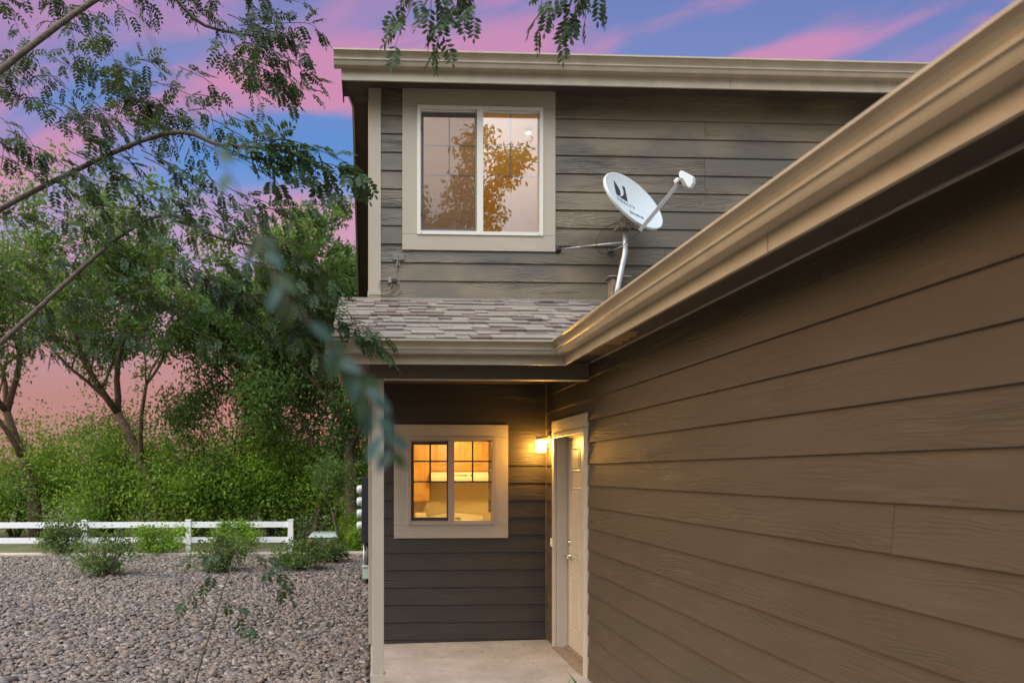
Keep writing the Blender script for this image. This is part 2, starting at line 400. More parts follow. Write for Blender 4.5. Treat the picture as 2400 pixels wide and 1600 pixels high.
siding('x', YL, -1, .05, XW-.02, -.1, SOF+.05, ZS, [(WL[0]-.05, WL[1]+.05, WL[2]-.05, WL[3]+.05)]).obj('porch_wall', 'sid_shaded', house)
B().box((0.05, YL-.006, -.12), (XW, YL, .02)).obj('foundation', 'meterbox', house)
# door opening on the garage wall
dl = PXX(1299, 1200, XW).y; dr = PXX(1382, 1200, XW).y        # outer casing edges
CAS = .095
DO = (dr+CAS, dl-CAS, -.02, 2.10)
holed('y', XW, XW+.14, -4.0, YL+.13, -.12, 2.9, DO).obj('wall_framing', 'sid_y', house)
siding('y', XW, -1, -4.0, YL-.0, -.1, SOF+.0, ZS, [(dr+.02, dl-.02, -.2, 2.16)], [(4, 1.6), (9, 2.35), (12, 1.2), (3, .2), (6, .9)]).obj('garage_wall', 'sid_y', house)
B().box((XW-.024, YL-.024, 0), (XW-.002, YL-.002, SOF)).obj('corner_trim', 'sid_x', house)
# left (side) wall, seen edge-on
siding('y', 0.0, -1, YL+.05, 15.2, -.2, 5.4, ZS).obj('side_wall', 'sid_y', house)
g = B(); g.add([(.0, 6.9, 5.4), (.0, 15.2, 5.4), (.0, 11.1, 7.5)], [(0, 1, 2)]); g.obj('gable_wall', 'sid_y', house)
B().box((0, YU, 2.9), (.001, YL+.1, 5.44)).obj('side_wall', 'sid_y', house)
B().box((-.034, 10.6, 6.60), (-.002, 11.6, 7.28)).obj('gable_vent', 'trim_z', house, .004)
B().box((0, 15.1, -.2), (9, 15.2, 5.5)).obj('rear_wall', 'sid_x', house)
B().box((9, YU, -.2), (9.1, 15.2, 5.5)).obj('end_wall', 'sid_y', house)
# corner trims
B().box((-.022, YU-.024, 3.31), (.098, YU-.001, SOFU)).obj('corner_trim', 'trim_z', house, .002)
B().box((-.024, YU-.023, 3.31), (-.001, YU+.09, SOFU-.001)).obj('corner_trim', 'trim_z', house, .002)
B().box((-.030, YU-.032, 3.355), (.1, YU-.0245, 3.47)).obj('corner_trim', 'trim_z', house, .002)
B().box((-.022, YL-.024, -.03), (.075, YL-.001, 2.62)).obj('corner_trim', 'trim_z', house, .002)
B().box((-.024, YL-.023, -.03), (-.001, YL+.09, 2.62)).obj('corner_trim', 'trim_z', house, .002)

# --- window builder
def window(o, t, Y, light, glassm, screenm, vin, sashm, munm, split, lower):
    """o=(x0,x1,z0,z1) vinyl frame, t = trim outline"""
    x0, x1, z0, z1 = o; a, c, p, q = t; f = Y-.030; bk = Y-.002
    B().box((a, f, z1), (c, bk, q)).obj('window_trim', 'trim_x', house, .0025)
    B().box((a, f, p), (c, bk, z0)).obj('window_trim', 'trim_x', house, .0025)
    B().box((a, f, z0+.0015), (x0, bk, z1-.0015)).obj('window_trim', 'trim_z', house, .0025)
    B().box((x1, f, z0+.0015), (c, bk, z1-.0015)).obj('window_trim', 'trim_z', house, .0025)
    fw = .030; y0, y1 = Y-.042, Y+.05
    fr = B(); fr.box((x0-.004, y0, z1-fw), (x1+.004, y1, z1+.004)).box((x0-.004, y0, z0-.004), (x1+.004, y1, z0+fw))
    fr.box((x0-.004, y0+.001, z0+fw), (x0+fw, y1, z1-fw)).box((x1-fw, y0+.001, z0+fw), (x1+.004, y1, z1-fw))
    mw = .03; fr.box((split-mw, y0+.002, z0+fw), (split+mw, y1, z1-fw))
    root = fr.obj('window', vin, house, .002)
    if lower is None: lower = 0
    # inner step of the frame
    for (p0, p1) in ((x0+fw, split-mw), (split+mw, x1-fw)):
        B().box((p0, Y-.012, z1-fw-.014), (p1, y1-.002, z1-fw)).obj('head_stop', vin, root)
        B().box((p0, Y-.012, z0+fw), (p1, y1-.002, z0+fw+.010)).obj('sill_track', vin, root)
    # left sliding sash
    sw = .032; L0, L1 = x0+fw, split-mw; yb0, yb1 = Y+.004, Y+.030
    zb, zt = z0+fw+.010, z1-fw-.014
    sa = B(); sa.box((L0, yb0, zb), (L1, yb1, zb+sw)).box((L0, yb0, zt-sw), (L1, yb1, zt)).box((L0, yb0+.001, zb+sw), (L0+sw, yb1, zt-sw)).box((L1-.012, yb0+.001, zb+sw), (L1, yb1, zt-sw))
    sa.obj('sash', sashm, root, .002)
    B().box((L0+sw, Y+.018, zb+sw), (L1-.012, Y+.022, zt-sw)).obj('glass', glassm, root)
    scb = B(); scb.add([(L0+.01, Y-.004, zb), (L1, Y-.004, zb), (L1, Y-.004, zt), (L0+.01, Y-.004, zt)], [(0, 1, 2, 3)]); scb.obj('insect_screen', screenm, root)
    scf = B(); w_ = .013
    scf.box((L0, Y-.010, zb), (L1, Y-.001, zb+w_)).box((L0, Y-.010, zt-w_), (L1, Y-.001, zt)).box((L0, Y-.009, zb+w_), (L0+w_, Y-.001, zt-w_)).box((L1-w_, Y-.009, zb+w_), (L1, Y-.001, zt-w_)); scf.obj('screen_frame', sashm, root)
    for hz in (zt-.16, zb+.16): B().box((L0-.002, Y-.016, hz-.02), (L0+.02, Y-.0105, hz+.02)).obj('latch', 'sash_dark', root, .002)
    # right fixed pane
    r0, r1, rb, rt = split+mw, x1-fw, z0+fw+.010, z1-fw-.014
    B().box((r0, Y+.010, rb), (r1, Y+.014, rt)).obj('glass', glassm, root)
    for (s0, s1, yb) in ((L0+sw, L1-.012, Y+.023), (r0, r1, Y+.0155)):
        gb = B(); mx = (s0+s1)/2; h = z1-z0; hz = z1-h*light[0]; hz2 = z1-h*light[1]; k = light[2]
        gb.box((s0, yb, hz-k), (s1, yb+.006, hz+k)).box((s0, yb, hz2-k), (s1, yb+.006, hz2+k)).box((mx-k, yb-.001, hz2+k), (mx+k, yb+.007, zt-.0))
        gb.obj('muntin', munm, root)
    # weep holes
    for wx in (x0+.03, x1-.04): B().box((wx, y0-.001, z0+.004), (wx+.012, y0+.002, z0+.009)).obj('weep_hole', 'ink', root)
    return root
window(WU, TU, YU, (.288, .523, .006), 'glass_up', 'screen', 'vinyl', 'sash_grey', 'muntin', PY(1124, 400, YU).x, 0)
window(WL, TL, YL, (.275, .510, .0075), 'glass_low', 'screen_low', 'vinyl_low', 'sash_dark', 'muntin_low', PY(1057, 1100, YL).x, 0)
# cracked caulk line below the upper window
B().box((PY(1117, 560, YU).x, YU-.0325, PY(1117, 560, YU).z), (PY(1117.8, 560, YU).x, YU-.0300, PY(1117, 549, YU).z)).obj('caulk_crack', 'sash_dark', house)

# --- K-style gutter
GP = [(0, .0), (.070, .0), (.077, .010), (.086, .028), (.097, .032), (.098, .040), (.086, .043), (.087, .054), (.095, .068), (.111, .081), (.1345, .086), (.1345, .098), (.128, .097), (.126, .090), (.112, .090), (.09, .078), (.07, .05), (.06, .006), (.004, .006), (.004, .1), (0, .1)]
YF, XF, FZ = 5.40, 1.5136, 2.56
GZ = 2.632
def gut(fa, fb, name='gutter'):
    b = B(); b.sweep([fa(o, h) for o, h in GP], [fb(o, h) for o, h in GP]); return b.obj(name, 'metal', house)
gut(lambda o, h: (-.345, YF-o, GZ+h), lambda o, h: (XF-o, YF-o, GZ+h-.004*0))
gut(lambda o, h: (XF-o, YF-o, GZ+h), lambda o, h: (XF-o, -4.0, GZ+h))
B().prism([(-.348, YF-o, GZ+h) for o, h in GP[:12]]+[(-.348, YF, GZ+.097)], (.0025, 0, 0)).obj('gutter_end_cap', 'metal', house)
# fascia boards below, with a small kick at the bottom edge
B().box((-.29, YF, FZ), (XF+.02, YF+.02, 2.73)).obj('fascia', 'metal', house, .0015)
B().box((XF, -4, FZ+.0005), (XF+.02, YF+.0, 2.73)).obj('fascia', 'metal', house, .0015)
B().box((-.29, YF+.02, FZ+.01), (-.272, YU, 2.72)).obj('fascia', 'metal', house, .0015)
for ys in (2.6, -.4): B().box((XF-.0012, ys-.0012, FZ+.002), (XF-.0002, ys+.0012, GZ-.002)).obj('fascia_seam', 'sash_dark', house)
for xs in (-.20,): B().box((xs-.001, YF-.0012, FZ+.002), (xs+.001, YF-.0002, GZ-.002)).obj('fascia_seam', 'sash_dark', house)
# soffits
B().box((XF+.02, -4, SOF), (XW+.05, YF+.02, SOF+.02)).obj('soffit', 'soffit', house)
B().box((-.272, YF+.02, SOF+.0005), (XW+.05, YL+.02, SOF+.02)).obj('soffit', 'soffit', house)
B().box((XW-.026, -4, SOF-.009), (XW-.004, 5.685, SOF-.001)).obj('frieze_bead', 'trim_y', house)
# soffit vent with slots
vb = B(); vx0, vx1, vy0, vy1 = 1.56, 1.725, 4.42, 4.84
vb.box((vx0, vy0, SOF-.006), (vx1, vy1, SOF-.001))
vent = vb.obj('soffit_vent', 'metal', house)
for r_ in range(3):
    lb_ = B(); yb = vy0+.05+r_*.125
    for k in range(15):
        xk = vx0+.006+k*.0101
        lb_.prism([(xk, yb-.012, SOF-.0065), (xk, yb+.042, SOF-.0065), (xk, yb-.006, SOF-.030), (xk, yb-.012, SOF-.030)], (.0085, 0, 0))
    lb_.box((vx0+.004, yb-.020, SOF-.024), (vx1-.006, yb-.0125, SOF-.0062)); lb_.obj('louver', 'vent_lamplit', vent)
# porch beam and post
BY = 5.69
bx1 = XW-.02
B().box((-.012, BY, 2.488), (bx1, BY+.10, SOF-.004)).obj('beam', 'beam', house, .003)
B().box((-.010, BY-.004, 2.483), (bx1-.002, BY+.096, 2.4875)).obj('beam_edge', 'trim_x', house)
pz0 = .070
B().box((.012, BY+.002, pz0), (.107, BY+.097, 2.4825)).obj('porch_post', 'trim_z', house, .003)
B().box((-.004, BY-.016, -.06), (.120, BY+.113, pz0)).obj('post_base', 'trim_x', house, .003)
for (px_, py_) in ((878.5, 1206), (892, 1206.5), (884, 1218), (884.5, 1230.5)):
    q = PY(px_, py_, BY); B().lathe([(.0028, 0), (.0028, .0015)], (q.x, BY+.002, q.z), (0, -1, 0), 8).obj('nail_head', 'bracket', house)

# --- porch roof shingles
SL = .46; RY0, RZ0 = YF-.06, 2.738
def shingles(x0f, x1f, y0, y1, z0, seed):
    b = B(); r = random.Random(seed); ln = math.sqrt(1+SL*SL); ny = -SL/ln; nz = 1/ln; ex = .132; k = 0
    n = int((y1-y0)*ln/ex)+2
    for k in range(n):
        s0 = k*ex; s1 = s0+ex*1.35
        ya, za = y0+s0/ln, z0+s0*SL/ln; yb = min(y0+s1/ln, y1); zb = z0+(yb-y0)*SL
        if ya > y1-.01: break
        x = x0f(ya)-r.uniform(0, .12); xe = x1f(ya)
        while x < xe:
            wd = r.choice((.07, .10, .12, .15, .18, .22, .26))*r.uniform(.85, 1.15); xa, xb = max(x, x0f(ya)), min(x+wd, xe); x += wd
            if xb-xa < .006: continue
            t = .009 if r.random() < .5 else .019; t += r.uniform(-.001, .002); sg = r.uniform(-.003, .003); sk = r.uniform(-.006, .006)
            lift = .004
            def P(xx, yv, zv, h): return (xx, yv+ny*h, zv+nz*h)
            b.add([P(xa, ya+sk*.3, za, 0), P(xb-.003, ya+sk*.3, za, 0), P(xb-.003, ya, za, t+lift+sg), P(xa, ya, za, t+lift), P(xa, yb, zb, t*.45), P(xb-.003, yb, zb, t*.45)],
                  [(0, 1, 2, 3), (3, 2, 5, 4), (0, 3, 4), (1, 5, 2)])
    return b
shingles(lambda y: -.305, lambda y: 1.45+(y-RY0)+.06, RY0, YU-.02, RZ0, 3).obj('porch_roof', 'shingle', house)
B().prism([(-.29, YF+.0205, 2.70), (-.29, YU, 2.70+SL*(YU-YF)), (-.29, YU, 2.66), (-.29, YF+.0205, 2.66)], (3.6, 0, 0)).obj('roof_deck', 'soffit', house)
B().box((-.30, YU-.030, 3.375), (2.6, YU-.020, 3.412)).obj('roof_flashing', 'bracket', house)
# garage roof
b = B(); b.add([(1.43, -4, RZ0), (1.43, RY0, RZ0), (1.43+(YU-RY0), YU, RZ0+SL*(YU-RY0)), (9, YU, RZ0+SL*7.57), (9, -4, RZ0+SL*7.57)], [(0, 1, 2, 3, 4)]); b.obj('garage_roof', 'shingle', house)
B().box((XW+.14, -4, -.12), (9, -3.9, 2.6)).obj('end_wall', 'sid_x', house)
B().box((8.9, -3.9, -.12), (9, YU, 2.6)).obj('end_wall', 'sid_y', house)

# --- main roof
UF, UFZ = 6.47, 5.352
UG = 5.452
def gutu(X): return [(X, UF-o, UG+h*1.18) for o, h in GP]
B().sweep(gutu(-.335), gutu(XE)).obj('gutter', 'metal', house)
B().prism([(-.338, UF-o, UG+h*1.18) for o, h in GP[:12]]+[(-.338, UF, UG+.114)], (.0025, 0, 0)).obj('gutter_end_cap', 'metal', house)
B().box((-.273, UF, UFZ), (XE, UF+.02, 5.56)).obj('fascia', 'metal', house, .0015)
B().box((PY(1711, 190, UF).x, UF-.0012, UFZ+.002), (PY(1711, 190, UF).x+.0025, UF-.0002, UG-.002)).obj('fascia_seam', 'sash_dark', house)
B().box((-.271, UF+.02, SOFU), (XE, YU, SOFU+.02)).obj('soffit', 'soffit', house)
B().box((-.271, YU, SOFU), (-.0, 6.92, SOFU+.02)).obj('soffit', 'soffit', house)
B().box((-.273, UF+.02, UFZ+.03), (-.262, 6.93, 5.56)).obj('eave_return', 'soffit', house)
RS = .455; YR = 11.1; ZR = SOFU+.12+RS*(YR-YU)
for sgn, ye in ((1, UF), (-1, 2*YR-UF)):
    ze = SOFU+.03+(YU-UF)*0-.0
    b = B(); ye = ye+.025*sgn; z0 = ZR-RS*abs(ye-YR); lo = max(z0, 5.30)
    b.prism([(-.262, ye, z0+.04), (-.262, YR, ZR+.04), (-.262, YR, ZR+.12), (-.262, ye, z0+.12)], (XE+.3, 0, 0)); b.obj('main_roof', 'rake' , house)
    yr_ = 6.95 if sgn == 1 else ye; zr_ = ZR-RS*abs(yr_-YR)
    b = B(); b.prism([(-.285, yr_, zr_-.04), (-.285, YR, ZR-.04), (-.285, YR, ZR+.12), (-.285, yr_, zr_+.12)], (.022, 0, 0)); b.obj('rake_board', 'metal', house)
    b = B(); b.prism([(-.30, ye-.02*sgn, z0+.122), (-.30, YR, ZR+.122), (-.30, YR, ZR+.14), (-.30, ye-.02*sgn, z0+.14)], (XE+.36, 0, 0)); b.obj('main_roof_shingles', 'shingle', house)
B().box((-.27, 15.3, 5.0), (0, 15.73, 5.42)).obj('eave_return', 'soffit', house)

# --- front door set into the garage wall
y0, y1 = DO[0], DO[1]; zt = DO[3]; XD = XW+.105
cz = PXX(1299, 988, XW).z
hd = B().box((XW-.026, dr-.003, zt-.0), (XW-.001, dl+.003, cz)).obj('door_header', 'trim_y', house, .003)
for (a, c) in ((dr, dr+CAS), (dl-CAS, dl)): B().box((XW-.024, a+.0035*(a==dl-CAS), -.02), (XW-.001, c-.0035*(a==dr), zt-.001)).obj('door_casing', 'door', house, .003)
B().box((XW-.030, y1+.002, -.0), (XW-.0015, y1+.035, zt-.002)).obj('brick_mould', 'door', house, .004)
B().box((XW-.030, y0-.035, -.0), (XW-.0015, y0-.002, zt-.002)).obj('brick_mould', 'door', house, .004)
B().box((XW-.038, y0-.03, zt-.045), (XW-.028, y1+.03, zt+.0)).obj('brick_mould', 'door', house, .004)
jb = B(); jb.box((XW-.001, y1-.0, -.02), (XW+.14, y1-.02, zt)).box((XW-.001, y0, -.02), (XW+.14, y0+.02, zt)).box((XW-.001, y0+.02, zt-.03), (XW+.14, y1-.02, zt-.001))
jb.obj('door_jamb', 'door', house, .002)
sb = B(); sb.box((XD-.022, y1-.02, .02), (XD-.004, y1-.034, zt-.03)).box((XD-.022, y0+.02, .02), (XD-.004, y0+.034, zt-.03)).box((XD-.022, y0+.034, zt-.03), (XD-.004, y1-.034, zt-.045)); sb.obj('door_stop', 'trim_z', house)
# slab with six raised panels
da, db, dz0, dz1 = y0+.022, y1-.022, .035, zt-.032; W = db-da
bm = B(); bm.box((XD, da, dz0), (XD+.044, db, dz1)); door = bm.obj('door', 'door', house, .002)
pn = B(); H = dz1-dz0
for (ya, yb) in ((.11, .46), (.54, .89)):
    for (za, zb) in ((.09, .36), (.43, .76), (.83, .95)):
        A0, A1, Z0, Z1 = da+W*ya, da+W*yb, dz0+H*za, dz0+H*zb
        def ring(i, x): return [(x, A0+i, Z0+i), (x, A1-i, Z0+i), (x, A1-i, Z1-i), (x, A0+i, Z1-i)]
        rr = [ring(0, XD-.0005), ring(.006, XD-.007), ring(.016, XD-.007), ring(.026, XD-.001), ring(.045, XD-.008)]
        vs = [v for q in rr for v in q]; fs = [(i*4+k, i*4+(k+1) % 4, (i+1)*4+(k+1) % 4, (i+1)*4+k) for i in range(4) for k in range(4)]+[(16, 17, 18, 19)]
        pn.add(vs, fs)
pn.obj('raised_panel', 'door', door)
q = PXX(1333, 1268.5, XD); hy = db-.07
b = B(); b.lathe([(.032, 0), (.032, .006), (.026, .018), (.022, .022), (.012, .024)], (XD, hy, PXX(1333, 1269, XD).z), (-1, 0, 0)); b.obj('deadbolt', 'steel', door)
hz = PXX(1333, 1301, XD).z
b = B(); b.lathe([(.031, 0), (.031, .005), (.024, .012), (.012, .016), (.011, .045), (.014, .05)], (XD, hy, hz), (-1, 0, 0))
b.tube([(XD-.047, hy+.008, hz), (XD-.05, hy-.03, hz), (XD-.048, hy-.07, hz-.004), (XD-.040, hy-.105, hz-.008)], [.012, .010, .009, .007], 10); b.obj('door_handle', 'steel', door)
b = B(); b.box((XW-.045, y0-.01, -.008), (XD+.05, y1+.01, .016)).box((XD-.03, y0+.02, .016), (XD+.05, y1-.02, .033)); b.obj('threshold', 'thresh', house, .004)

# ================================================================== rooms behind the windows (lit)
def room(name, x0, x1, y0, y1, z0, z1, label):
    t = 0.02; b = B()
    b.box((x0, y1, z0), (x1, y1+t, z1)).box((x0-t, y0, z0), (x0, y1+t, z1)).box((x1, y0, z0), (x1+t, y1+t, z1)).box((x0-t, y0, z0-t), (x1+t, y1+t, z0))
    o = b.obj('interior_wall', 'wall_in', house)
    B().box((x0-t, y0, z1), (x1+t, y1+t, z1+t)).obj('interior_ceiling', 'ceil_in', house); return o
room('kitchen', .15, 3.2, YL+.135, 10.3, .0, 2.45, '')
room('bedroom', .15, 3.4, YU+.135, 10.0, 2.95, 5.38, '')
def bulb_light(name, loc, e, colr=(1, .58, .18), r=.06):
    l = bpy.data.lights.new(name, 'POINT'); l.energy = e; l.color = colr; l.shadow_soft_size = r
    o = bpy.data.objects.new(name, l); COL.objects.link(o); o.location = loc; return o
cl = thing('ceiling_light', 'small lit ceiling spot inside the upper bedroom window', 'ceiling light', (1.68, 7.38, 5.30))
B().lathe([(.035, 0), (.035, .02), (.02, .03)], (1.68, 7.38, 5.345)).obj('base', 'white', cl)
B().lathe([(.005, -.016), (.015, -.015), (.024, -.008), (.026, 0)], (1.68, 7.38, 5.343)).obj('globe', 'bulb', cl)
bulb_light('bedroom_lamp', (1.3, 7.9, 3.7), 30, (1, .48, .10))
ck = thing('ceiling_light', 'lit round ceiling light above the kitchen stove, out of sight behind the window head', 'ceiling light', (1.2, 8.8, 2.40))
B().lathe([(.12, 0), (.12, .03), (.03, .04)], (1.2, 8.8, 2.405)).obj('base', 'white', ck)
B().lathe([(.02, -.08), (.07, -.07), (.11, -.04), (.12, 0)], (1.2, 8.8, 2.403)).obj('globe', 'bulb', ck)
bulb_light('kitchen_lamp', (1.2, 8.8, 2.2), 60, (1, .66, .22))

# kitchen fittings seen through the lower window
KY = 9.95
def K(px, py, Y=KY): return PY(px, py, Y)
def cabinet(lab, ax, cx_, z0, z1, y0, doors):
    t = thing('wall_cabinet', lab, 'cabinet', (ax, y0, z0), 'oak kitchen wall cabinets')
    B().box((ax, y0, z0), (cx_, 10.295, z1)).obj('carcass', 'cabinet', t)
    n = doors; wd = (cx_-ax)/n
    for i in range(n):
        a, c = ax+i*wd+.012, ax+(i+1)*wd-.012; p, q = z0+.02, z1-.02
        b = B(); b.box((a, y0-.020, p), (c, y0-.0005, q))
        fr = [(a+.055, p+.055, c-.055, q-.055)]
        A, P_, C, Q = fr[0]
        def ring(i, y): return [(A+i, y, P_+i), (C-i, y, P_+i), (C-i, y, Q-i), (A+i, y, Q-i)]
        rr = [ring(0, y0-.021), ring(.008, y0-.0205), ring(.010, y0-.0215), ring(.035, y0-.030), ring(.04, y0-.0305)]
        vs = [v for r_ in rr for v in r_]; fs = [(i_*4+k, i_*4+(k+1) % 4, (i_+1)*4+(k+1) % 4, (i_+1)*4+k) for i_ in range(4) for k in range(4)]+[(16, 17, 18, 19)]
        b.add(vs, fs)
        fb = B.box  # frame lips
        b.box((A-.008, y0-.026, P_-.008), (A, y0-.019, Q+.008)).box((C, y0-.026, P_-.008), (C+.008, y0-.019, Q+.008)).box((A, y0-.026, P_-.008), (C, y0-.019, P_)).box((A, y0-.026, Q), (C, y0-.019, Q+.008))
        b.obj('cabinet_door', 'cabinet', t)
    return t
hx0, hx1 = K(1008, 1115).x, K(1146, 1115).x; hz1 = K(1050, 1106).z; hz0 = K(1050, 1127).z
cabinet('short oak wall cabinet above the range hood behind the kitchen window', hx0, hx1, hz1+.005, 2.25, 9.96, 2)
cabinet('tall oak wall cabinet left of the range hood behind the kitchen window', hx0-.42, hx0-.01, K(990, 1176).z, 2.25, 9.96, 1)
rh = thing('range_hood', 'cream range hood with vent slots below the oak cabinets', 'range hood', (hx0, 9.8, hz0))
B().prism([(hx0, 9.78, hz0), (hx0, 9.78, hz0+.05), (hx0, 9.82, hz1), (hx0, 10.29, hz1), (hx0, 10.29, hz0)], (hx1-hx0, 0, 0)).obj('hood_body', 'appliance', rh, .004)
b = B(); s0 = K(1066, 1112, 9.8).x
for k in range(12): b.box((s0+.015*k, 9.785, hz1-.055), (s0+.015*k+.009, 9.80, hz1-.035))
b.obj('vent_slot', 'bracket', rh)
b = B(); b.lathe([(.012, 0), (.010, .02)], (K(1104, 1112, 9.8).x, 9.795, hz1-.045), (0, -1, 0)); b.obj('knob', 'orange', rh)
b = B(); b.tube([(hx0+.25, 9.77, hz0-.0), (hx0+.4, 9.75, hz0-.018), (hx0+.55, 9.77, hz0)], .008); b.obj('hood_lip', 'bracket', rh)
sv = thing('stove', 'cream kitchen stove with rounded backguard and clock seen through the lower window', 'stove', (1.2, 9.9, 0))
sxa, sxb = K(1012, 1210).x, K(1136, 1210).x
B().box((sxa, 9.66, 0), (sxb, 10.28, .93)).obj('stove_body', 'appliance', sv, .01)
zt_ = K(1070, 1204).z; b = B(); n = 14
pts = [(sxa, 10.12, .93)]+[(sxa+(sxb-sxa)*i/n, 10.12, .93+(zt_-.93)*(.80+.20*math.sin(math.pi*i/n))) for i in range(n+1)]+[(sxb, 10.12, .93)]
b.prism(pts, (0, .14, 0)); b.obj('backguard', 'appliance', sv, .006)
b = B(); c0 = K(1068, 1216, 10.12); b.box((c0.x-.005, 10.112, c0.z-.018), (c0.x+.07, 10.119, c0.z+.022)); b.obj('clock_display', 'ink', sv)
b = B()
for i in range(3): b.box((c0.x+.004+i*.022, 10.109, c0.z-.010), (c0.x+.014+i*.022, 10.1115, c0.z+.014))
b.obj('clock_digits', 'white', sv)
tb = thing('toaster', 'small cream toaster on the counter left of the stove', 'toaster', (K(985, 1205).x, 9.9, .93))
q = K(971, 1222, 9.9); q2 = K(999, 1201, 9.9)
B().box((q.x, 9.85, q.z-.06), (q2.x, 10.05, q2.z)).obj('toaster_body', 'appliance', tb, .02)
B().box((q.x+.02, 9.86, q.z-.08), (q2.x-.02, 10.04, q.z-.062)).obj('base', 'ink', tb)
ct = thing('kitchen_counter', 'kitchen counter with oak base left of the stove', 'counter', (.5, 9.9, 0))
B().box((.16, 9.70, 0), (sxa-.01, 10.29, .90)).obj('base_cabinet', 'cabinet', ct)
B().box((.16, 9.66, .902), (sxa-.008, 10.29, q.z-.082)).obj('worktop', 'appliance', ct, .005)
# hanging rack of utensils at the window's right edge
rk = thing('utensil_rack', 'narrow dark rack of shiny utensils at the right edge of the kitchen window', 'rack', (1.25, 7.6, 1.3))
b = B(); ra = PY(1145, 1080, 7.6); rb_ = PY(1151, 1200, 7.6)
b.box((ra.x, 7.6, rb_.z), (rb_.x+.06, 7.62, ra.z)); b.obj('back_board', 'bracket', rk)
rr = random.Random(2)
for i in range(5):
    z = rb_.z+.05+i*(ra.z-rb_.z-.05)/5; b = B(); b.tube([(ra.x+rr.uniform(.005, .02), 7.59, z), (ra.x+rr.uniform(.005, .03), 7.585, z+.08)], [.006, .003]); b.lathe([(.004, 0), (.012, .004), (.012, .012)], (ra.x+.015, 7.585, z), (0, -1, 0), 10); b.obj('utensil', 'steel', rk)

# ================================================================== wall lamp, doorbell
lz = EYE+62/F*7.0
lp = PXX(1293, 1030, XW); ly = lp.y
lamp = thing('wall_lamp', 'lit porch lamp with a frosted glass jar beside the front door', 'wall lamp', (XW-.02, ly, lz))
jc = Vector((XW-.115, ly-.02, 0))
pz = PXX(1293, 1026, XW).z
B().lathe([(.055, 0), (.055, .006), (.045, .016), (.02, .024)], (XW-.021, ly, pz), (-1, 0, 0)).obj('back_plate', 'lampmetal', lamp)
zc = PY(1274, 1031, ly).z
B().tube([(XW-.04, ly, pz), (XW-.07, ly-.004, pz+.012), (XW-.10, ly-.015, zc+.03), (jc.x, jc.y, zc+.02)], [.013, .012, .012, .014]).obj('arm', 'lampmetal', lamp)
B().lathe([(.050, -.002), (.049, .030), (.044, .036), (.01, .038)], (jc.x, jc.y, zc)).obj('cap', 'lampmetal', lamp)
B().lathe([(.030, -.122), (.044, -.116), (.050, -.10), (.052, -.05), (.049, -.003)], (jc.x, jc.y, zc)).obj('glass_jar', 'jar', lamp)
bell = thing('doorbell', 'small ivory doorbell between the porch corner and the door', 'doorbell', (XW-.02, PXX(1294, 1270, XW).y, PXX(1294, 1270, XW).z))
q = PXX(1294, 1270, XW-.02); B().box((XW-.021, q.y-.018, q.z-.042), (XW-.035, q.y+.018, q.z+.042)).obj('bell_case', 'ivory', bell, .004)
B().lathe([(.008, 0), (.008, .004)], (XW-.0352, q.y, q.z-.012), (-1, 0, 0), 12).obj('button', 'white', bell)

# ================================================================== satellite dish
DY = 6.30
dc = PY(1487.5, 470.5, DY)
sc_ = DY/F
U = Vector((.3338, .2174, -.0357)); V = Vector((-.0501, .102, .2613)); U.normalize(); V = (V - U*V.dot(U)).normalized(); NN = U.cross(V)
AU, AV = .395, .282
sd = thing('satellite_dish', 'pale blue satellite dish on a bent pole above the garage gutter', 'satellite dish', (2.3, DY, 3.2))
def dpt(a, b_): rr2 = a*a+b_*b_; return dc + U*(a*AU) + V*(b_*AV) + NN*(-.055*(1-rr2))
rings, seg = 10, 56; b = B(); vs = []; fs = []
for i in range(rings+1):
    for k in range(seg):
        t = i/rings; an = 2*math.pi*k/seg; vs.append(dpt(t*math.cos(an), t*math.sin(an)))
for i in range(rings):
    for k in range(seg): fs.append((i*seg+k, i*seg+(k+1) % seg, (i+1)*seg+(k+1) % seg, (i+1)*seg+k))
nb_ = len(vs)
for k in range(seg):     # rolled rim
    an = 2*math.pi*k/seg; rd = (U*math.cos(an)*AU + V*math.sin(an)*AV).normalized(); e = dpt(math.cos(an), math.sin(an)); vs += []
rim = [(0, 0), (.008, .004), (.013, -.004), (.011, -.024), (.004, -.027)]
base_i = len(vs)
for (ro, rn) in rim[1:]:
    for k in range(seg):
        an = 2*math.pi*k/seg; rd = (U*math.cos(an)*AU + V*math.sin(an)*AV).normalized(); vs.append(dpt(math.cos(an), math.sin(an))+rd*ro+NN*rn)
prev = rings*seg
for j in range(4):
    cur = base_i+j*seg
    for k in range(seg): fs.append((prev+k, prev+(k+1) % seg, cur+(k+1) % seg, cur+k))
    prev = cur
# back skin
bs = len(vs)
for i in range(rings, 0, -1):
    for k in range(seg):
        t = i/rings*.98; an = 2*math.pi*k/seg; vs.append(dpt(t*math.cos(an), t*math.sin(an))-NN*(.010 if i < rings else .02))
for k in range(seg): fs.append((prev+k, prev+(k+1) % seg, bs+(k+1) % seg, bs+k))
for i in range(rings-1):
    for k in range(seg): fs.append((bs+i*seg+k, bs+i*seg+(k+1) % seg, bs+(i+1)*seg+(k+1) % seg, bs+(i+1)*seg+k))
b.add(vs, fs, True); refl = b.obj('reflector', 'dish', sd)
def onface(pts2, h=.0022):      # 2-D outline on the dish face -> mesh
    return [dpt(a, c_) + NN*h for a, c_ in pts2]
def arc(cx, cy, r, a0, a1, n=14, sy=1): return [(cx+r*math.cos(R(a0+(a1-a0)*i/n)), cy+sy*r*math.sin(R(a0+(a1-a0)*i/n))) for i in range(n+1)]
